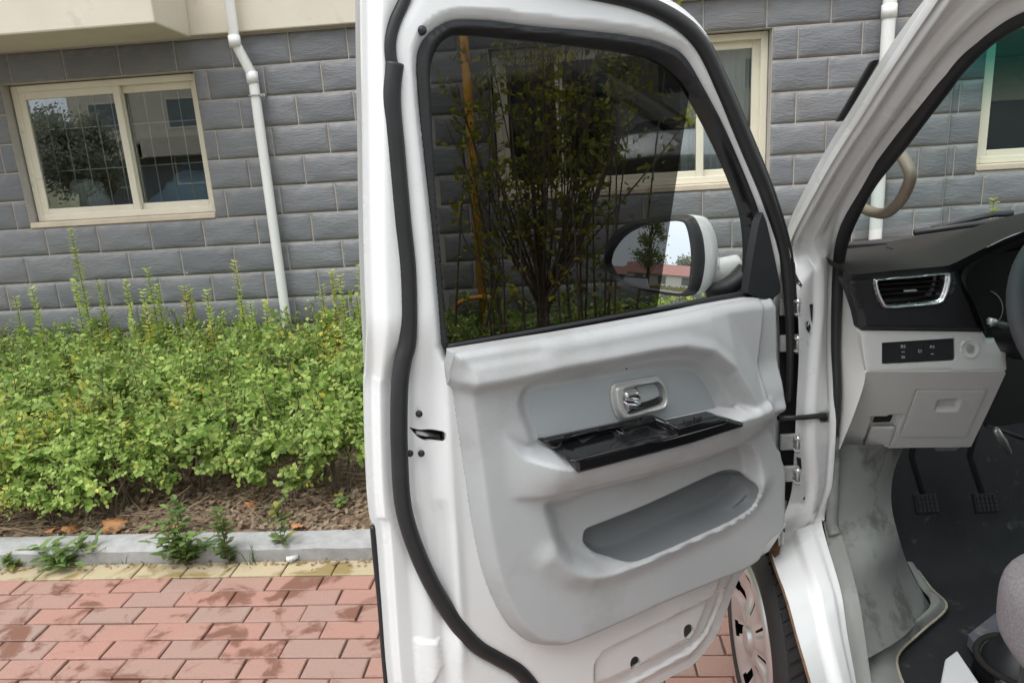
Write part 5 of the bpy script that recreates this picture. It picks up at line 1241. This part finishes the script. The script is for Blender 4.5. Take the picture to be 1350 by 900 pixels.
# ledge along the foot of the kick panel
le = [onz(x, y, FZ+.02) for x, y in [(1210, 752), (1228, 776), (1248, 800), (1215, 832), (1183, 865), (1192, 905)]]
li = [onz(1196, 740, FZ+.05), onz(1212, 772, FZ+.045), onz(1227, 797, FZ+.045), onz(1185, 832, FZ+.05), onz(1143, 868, FZ+.055), onz(1140, 915, FZ+.06)]
loft("sill_ledge", [li, [(a+b)/2+UP*.012 for a, b in zip(li, le)], le], WORN, van, 24, 4)
MB().tube(smooth_line([p+UP*.001 for p in le], 5), .0035, 6).build("carpet_edge", mat("frayed_edge", (.36, .31, .24), .95, var=.3, vscale=80, bump=.8, bscale=300), van, True)
nx, ny = 44, 36; v = []
for j in range(ny+1):
    for i in range(nx+1):
        f_ = -.75+1.36*j/ny; r_ = .07+.85*i/nx; up_ = .62*ss(.26, .70, np.array(f_))
        v.append(vw(f_, r_, FZ+float(up_)+.010*noise.noise((f_*5, r_*5, 1))+.006*noise.noise((f_*16, r_*12, 4))))
obj("floor_mat", v, [(j*(nx+1)+i, j*(nx+1)+i+1, (j+1)*(nx+1)+i+1, (j+1)*(nx+1)+i) for j in range(ny) for i in range(nx)], CARPET, van, True)
MB().box((-1.0, .45, .20), (.9, 1.55, FZ-.04), lambda a, b, c: vw(a, b, c)).build("chassis", DARK, van)
MB().box((.50, .13, FZ-.02), (.56, 1.55, 1.22), lambda a, b, c: vw(a, b, c)).build("bulkhead", DARK, van)
def pedal(px, py, F0, label):
    c = Vf(px, py, F0); f, r, z = lv_(c); p = empty("pedal", tuple(c-VO), parent=van)
    A = lambda a, b, c_: vw(f+a*.8+c_*.5, r+b, z+c_*.85-a*.5)
    bevel(MB().box((-.008, -.032, -.028), (.010, .032, .028), A).build("pedal_pad", DARK, p), .004)
    m = MB()
    for a in range(5):
        for b in range(4): m.box((-.011, -.026+a*.0115, -.022+b*.012), (-.008, -.020+a*.0115, -.015+b*.012), A)
    m.build("pedal_grip", BLACKP, p)
    MB().tube([vw(f+.01, r, z+.01), vw(f+.06, r-.02, z+.12), vw(f+.02, r-.02, z+.3)], .009, 8).build("pedal_arm", DARK, p, True)
pedal(1221, 664, .33, ""); pedal(1299, 663, .33, "")
# column joint under the dash
cj = empty("column_joint", tuple(Vf(1322, 580, .1)-VO), parent=van)
MB().tube([Vf(1313, 566, .08), Vf(1322, 582, .12), Vf(1330, 596, .16)], [.007, .011, .007], 10).build("joint_yoke", STEEL, cj, True); MB().tube([Vf(1300, 560, .1), Vf(1350, 578, .1)], .005, 8).build("cable", BLACKP, cj, True)
# seat, its plinth and the lever boot at lower right
seat = empty("driver_seat", tuple(vw(-.45, .6, .6)-VO), parent=van)
sc_ = Vf(1308, 768, -.52); f, r, z = lv_(sc_); r += -.005
bm = bmesh.new(); bmesh.ops.create_cube(bm, size=1); bmesh.ops.subdivide_edges(bm, edges=bm.edges[:], cuts=5, use_grid_fill=True)
V_ = []; 
for q in bm.verts:
    p = q.co*2; k = max(abs(p.x), abs(p.y), abs(p.z)); l = (abs(p.x)**5+abs(p.y)**5+abs(p.z)**5)**.2; p = p*(k/l) if l else p
    V_.append(vw(f-.24+p.x*.26, r+.235+p.y*.27, z-.0+p.z*.085+.012*math.cos(p.y*2)))
F = [tuple(v_.index for v_ in fc.verts) for fc in bm.faces]; bm.free()
so_ = obj("seat_cushion", V_, F, FABRIC, seat, True); sm = so_.modifiers.new("sub", 'SUBSURF'); sm.levels = sm.render_levels = 2
bevel(MB().box((-.52, .02, -.40), (-.05, .50, -.07), lambda a, b, c: vw(f+a, r+b, z+c)).build("seat_plinth", BLACKP, seat), .02)
MB().box((-.62, -.02, 0), (-.5, .50, .62), lambda a, b, c: vw(f+a-.0, r+b, z+c)).build("seat_back", FABRIC, seat)
# lever boot
bc = onz(1352, 872, FZ+.05)
o = MB().tube([bc+UP*-.05, bc, bc+UP*.02, bc+UP*.09], [.10, .085, .07, .03], 24).build("lever_boot", BLACKP, van, True)
c = [bc+UP*-.0+np.array([.094*math.cos(q), .094*math.sin(q), 0]) for q in np.linspace(0, 6.283, 30)]; MB().tube(c, .008, 8, False).build("boot_ring", DASHP, van, True)
pl = [onz(1246, 868, FZ+.10), onz(1262, 856, FZ+.11), onz(1302, 915, FZ+.13), onz(1236, 920, FZ+.10)]
v = pl+[p-UP*.13 for p in pl]; bevel(obj("seat_bracket", v, [(0, 1, 2, 3), (7, 6, 5, 4), (0, 4, 5, 1), (1, 5, 6, 2), (2, 6, 7, 3), (3, 7, 4, 0)], mat("pale_bracket", (.62, .62, .62), .45, coat=.3), van), .004)
ug = [onz(1275, 850, FZ+.02), onz(1310, 822, FZ+.02), onz(1345, 815, FZ+.02), onz(1400, 860, FZ+.02), onz(1330, 930, FZ+.02)]
obj("seat_base_cover", ug+[p+UP*.03 for p in ug], [(5, 6, 7, 8, 9)]+[(i, (i+1) % 5, 5+(i+1) % 5, 5+i) for i in range(5)], mat("scuffed_blue_grey_plastic", (.12, .12, .14), .4, var=.25, vscale=20, dirt=(.22, .21, .2), dscale=25), van)

# ---- roof and the rest of the body: outside the frame, but it shades the cabin
rf = []; 
for i in range(13):
    f_ = -.44-3.0*i/12
    for j in range(13): 
        t = j/12; rf.append(vw(f_+.04*math.sin(math.pi*t), .10+1.47*t, 1.80+.07*math.sin(math.pi*t)**.6))
solid(obj("roof", rf, [(i*13+j, (i+1)*13+j, (i+1)*13+j+1, i*13+j+1) for i in range(12) for j in range(12)], WHITE, van, True), .03)
MB().box((-3.4, 1.55, .35), (.9, 1.59, 1.22), lambda a, b, c: vw(a, b, c)).build("far_side", WHITE, van)
MB().box((-3.4, 1.52, 1.22), (-1.2, 1.57, 1.83), lambda a, b, c: vw(a, b, c)).build("far_side", WHITE, van)
bevel(MB().box((-3.4, .0, .35), (-1.02, .045, 1.83), lambda a, b, c: vw(a, b, c)).build("rear_side", WHITE, van), .01)
MB().box((-3.42, .05, .35), (-3.38, 1.55, 1.83), lambda a, b, c: vw(a, b, c)).build("tailgate", WHITE, van)

# ================================================================== BEHIND THE VIEWER (seen in the door mirror and the panes)
def houseblock(x0, x1, y0, y1, h): pass
RM = mat("white_rendered_wall", (.62, .58, .52), .9, var=.08); ROOFT = mat("red_roof_tiles", (.26, .11, .09), .8, var=.2, vscale=3)
rd2 = np.array([math.sin(az), math.cos(az), 0]); sd2 = np.array([math.cos(az), -math.sin(az), 0])      # along / across the mirrored view
MB0 = np.array([MO[0], MO[1], 0])
def bp(d, s): return MB0+rd2*d+sd2*s
def house(d, s, w_, dp, h, rh, label):
    o = bp(d, s); e = empty("house", tuple(o), label, "house")
    A = lambda a, b, c: o+sd2*a+rd2*b+UP*c
    MB().box((-w_/2, 0, 0), (w_/2, dp, h), A).build("wall", RM, e)
    v = [A(-w_/2-.3, -.4, h-.1), A(w_/2+.3, -.4, h-.1), A(w_/2+.3, dp+.4, h-.1), A(-w_/2-.3, dp+.4, h-.1), A(-w_/2-.1, dp/2, h+rh), A(w_/2+.1, dp/2, h+rh)]
    obj("roof", v, [(0, 1, 5, 4), (2, 3, 4, 5), (1, 2, 5), (3, 0, 4), (0, 3, 2, 1)], ROOFT, e)
    for k in range(3):
        a = -w_/3+k*w_/3; MB().box((a-.5, -.04, 1.0), (a+.5, .05, 2.0), A).build("window", ROOM, e)
house(96, -1.2, 9.0, 6, 2.3, 1.3, "low house with a red tiled roof reflected in the door mirror")
house(110, 4.5, 5, 6, 2.0, 1.1, "smaller red roofed outbuilding reflected beside the low house")
def crown_tree(name, d, s, h, w_, trunk, label, m, n, L, colum=False):
    random.seed(int(d*7+s*13)); o = bp(d, s); e = empty(name, tuple(o), label, "tree"); st = MB(); lv = Leaves()
    st.tube([o, o+UP*h*.5+rnd(.1), o+UP*h*.96], [trunk, trunk*.7, trunk*.12], 8)
    cl = []
    for k in range(26):
        z = h*(.28+.70*random.random()); rr = w_*(1 if not colum else .9)*math.sqrt(max(.05, 1-((z/h-.58)/.46)**2))*random.uniform(.35, 1.0); q = U(0, 6.28)
        c = o+np.array([rr*math.cos(q), rr*math.sin(q), z]); cl.append(c); st.tube([o+UP*(z-.22*h if z > .4*h else z*.6), c], [trunk*.3, trunk*.06], 4, False)
    for k in range(n):
        c = random.choice(cl); p = c+np.random.default_rng(k+int(d)).normal(0, w_*.20, 3); lv.add(p, rnd(1), rnd(1), L*U(.7, 1.3), L*.8, random.random())
    st.build("trunk", BARK, e, True); me = lv.mesh("crown", m); me.transform(Matrix.Translation(tuple(-o))); c = bpy.data.objects.new("crown", me); COL.objects.link(c); c.parent = e
TREEL = leaf_mat("tree_leaf", (.20, .24, .08), (.32, .34, .13), (.40, .36, .14), patch=.5); DULL = leaf_mat("dull_tree_leaf", (.25, .27, .20), (.33, .34, .25), (.34, .33, .25), patch=.3)
crown_tree("poplar_tree", 58, .35, 9.5, 1.25, .16, "tall pale leaved poplar reflected in the door mirror", TREEL, 3000, .18, True)
crown_tree("shade_tree", 105, -9.0, 6.2, 2.6, .2, "round dark tree reflected at the left end of the door mirror", DULL, 2600, .35)
crown_tree("shade_tree", 120, -5.0, 5.2, 2.0, .2, "smaller dark tree reflected beside the round tree", DULL, 1800, .35)
crown_tree("shade_tree", 125, 1.5, 4.6, 2.4, .2, "low bushy tree reflected behind the red roofs", DULL, 1800, .35)
for k, (d, s, h, w_) in enumerate([(40, 13, 9, 3.2), (46, 21, 11, 3.6), (38, 27, 8, 3.), (60, 12, 10, 3.5)]):
    pass
# weeds of the field as one mass
fl_ = Leaves(); random.seed(3)
for _ in range(5000):
    p = bp(U(48, 95), U(-11, 9)); h = U(.2, .75); fl_.add(p+UP*U(0, .3), rnd(.5)+UP, rnd(1), h, .25, random.random())
o = bpy.data.objects.new("field_weeds", fl_.mesh("field_weeds", leaf_mat("dry_weed", (.13, .13, .05), (.24, .20, .09), (.3, .22, .1), patch=.4))); COL.objects.link(o); tag(o, "tall dry weeds of the field reflected in the door mirror", "weeds", kind='stuff')
# parked car whose roof shows at the bottom of the mirror
co = bp(40, .9); pc = empty("parked_car", tuple(co), "dark parked car whose roof shows at the bottom of the door mirror", "car"); CARP = mat("dark_car_paint", (.05, .06, .075), .3, coat=.6); CGL = mat("dark_car_glass", (.03, .04, .05), .05); OPG = mat("curtained_pane", (.16, .18, .19), .3)
A = lambda a, b, c: co+sd2*a+rd2*b+UP*c
bevel(MB().box((-.88, -2.1, .25), (.88, 2.1, .86), A).build("body", CARP, pc), .15, 3)
cb = [(-.80, -1.3, .86), (.80, -1.3, .86), (.80, 1.5, .86), (-.80, 1.5, .86), (-.62, -.6, 1.40), (.62, -.6, 1.40), (.62, .95, 1.40), (-.62, .95, 1.40)]
bevel(obj("cabin", [A(*q) for q in cb], [(4, 5, 6, 7), (0, 1, 5, 4), (1, 2, 6, 5), (2, 3, 7, 6), (3, 0, 4, 7)], CGL, pc), .05, 2)
bevel(MB().box((-.62, -.6, 1.40), (.62, .95, 1.45), A).build("roof", CARP, pc), .03, 2)
for sx_ in (-.8, .8):
    for sy_ in (-1.35, 1.35): MB().tube([A(sx_-.1, sy_, .31), A(sx_+.1, sy_, .31)], .31, 20).build("wheel", TYRE, pc, True)
# apartment block opposite, mirrored in the ground floor panes
oy = -30.0; ob = empty("apartment_building", (0, oy, 0), "cream apartment block opposite, seen only as a reflection in the panes", "building")
GREYW = mat("grey_painted_plinth", (.20, .21, .225), .8, var=.06)
XL = -27.0
MB().box((XL, oy-10, 2.6), (26, oy, 15), None).build("upper_wall", STUCCO, ob); MB().box((XL, oy-10, -.2), (26, oy-.02, 2.6), None).build("plinth_wall", GREYW, ob)
for fl in range(4):
    for k in range(11):
        x = XL+2.2+k*4.4; z = .95+fl*3.0
        w_ = ring(MB(), x-1.1, x+1.1, z, z+1.6, oy-.02, oy+.05, .09).build("window", FRAME, ob); MB().box((x-1.0, oy-.005, z+.08), (x+1.0, oy+.015, z+1.52)).build("pane", OPG, w_)
for k in range(5):
    x = XL+6+k*9.0; bevel(MB().box((x-2.4, oy, 2.5), (x+2.4, oy+1.2, 3.5)).build("balcony", STUCCO, ob), .02)
bevel(MB().box((XL, oy, 2.45), (XL+4.4, oy+1.2, 3.3)).build("balcony", STUCCO, ob), .02)
random.seed(9)
for k, (d, s, h, w_) in enumerate([(46, 9.5, 7.5, 2.4), (52, 15.0, 8.5, 2.8)]):
    pass
def back_tree(x, y, h, w_, label):
    global MB0; sv = MB0; MB0 = np.array([x, y, 0.])-0; crown_tree("shade_tree", .001, 0, h, w_, .18, label, DULL, 9000, .13); MB0 = sv
back_tree(-19.8, -19, 3.9, 1.5, "dense dark tree reflected in the left window beside the cream block"); back_tree(-22.6, -20, 4.3, 1.9, "taller dark tree reflected at the left edge of the left window")
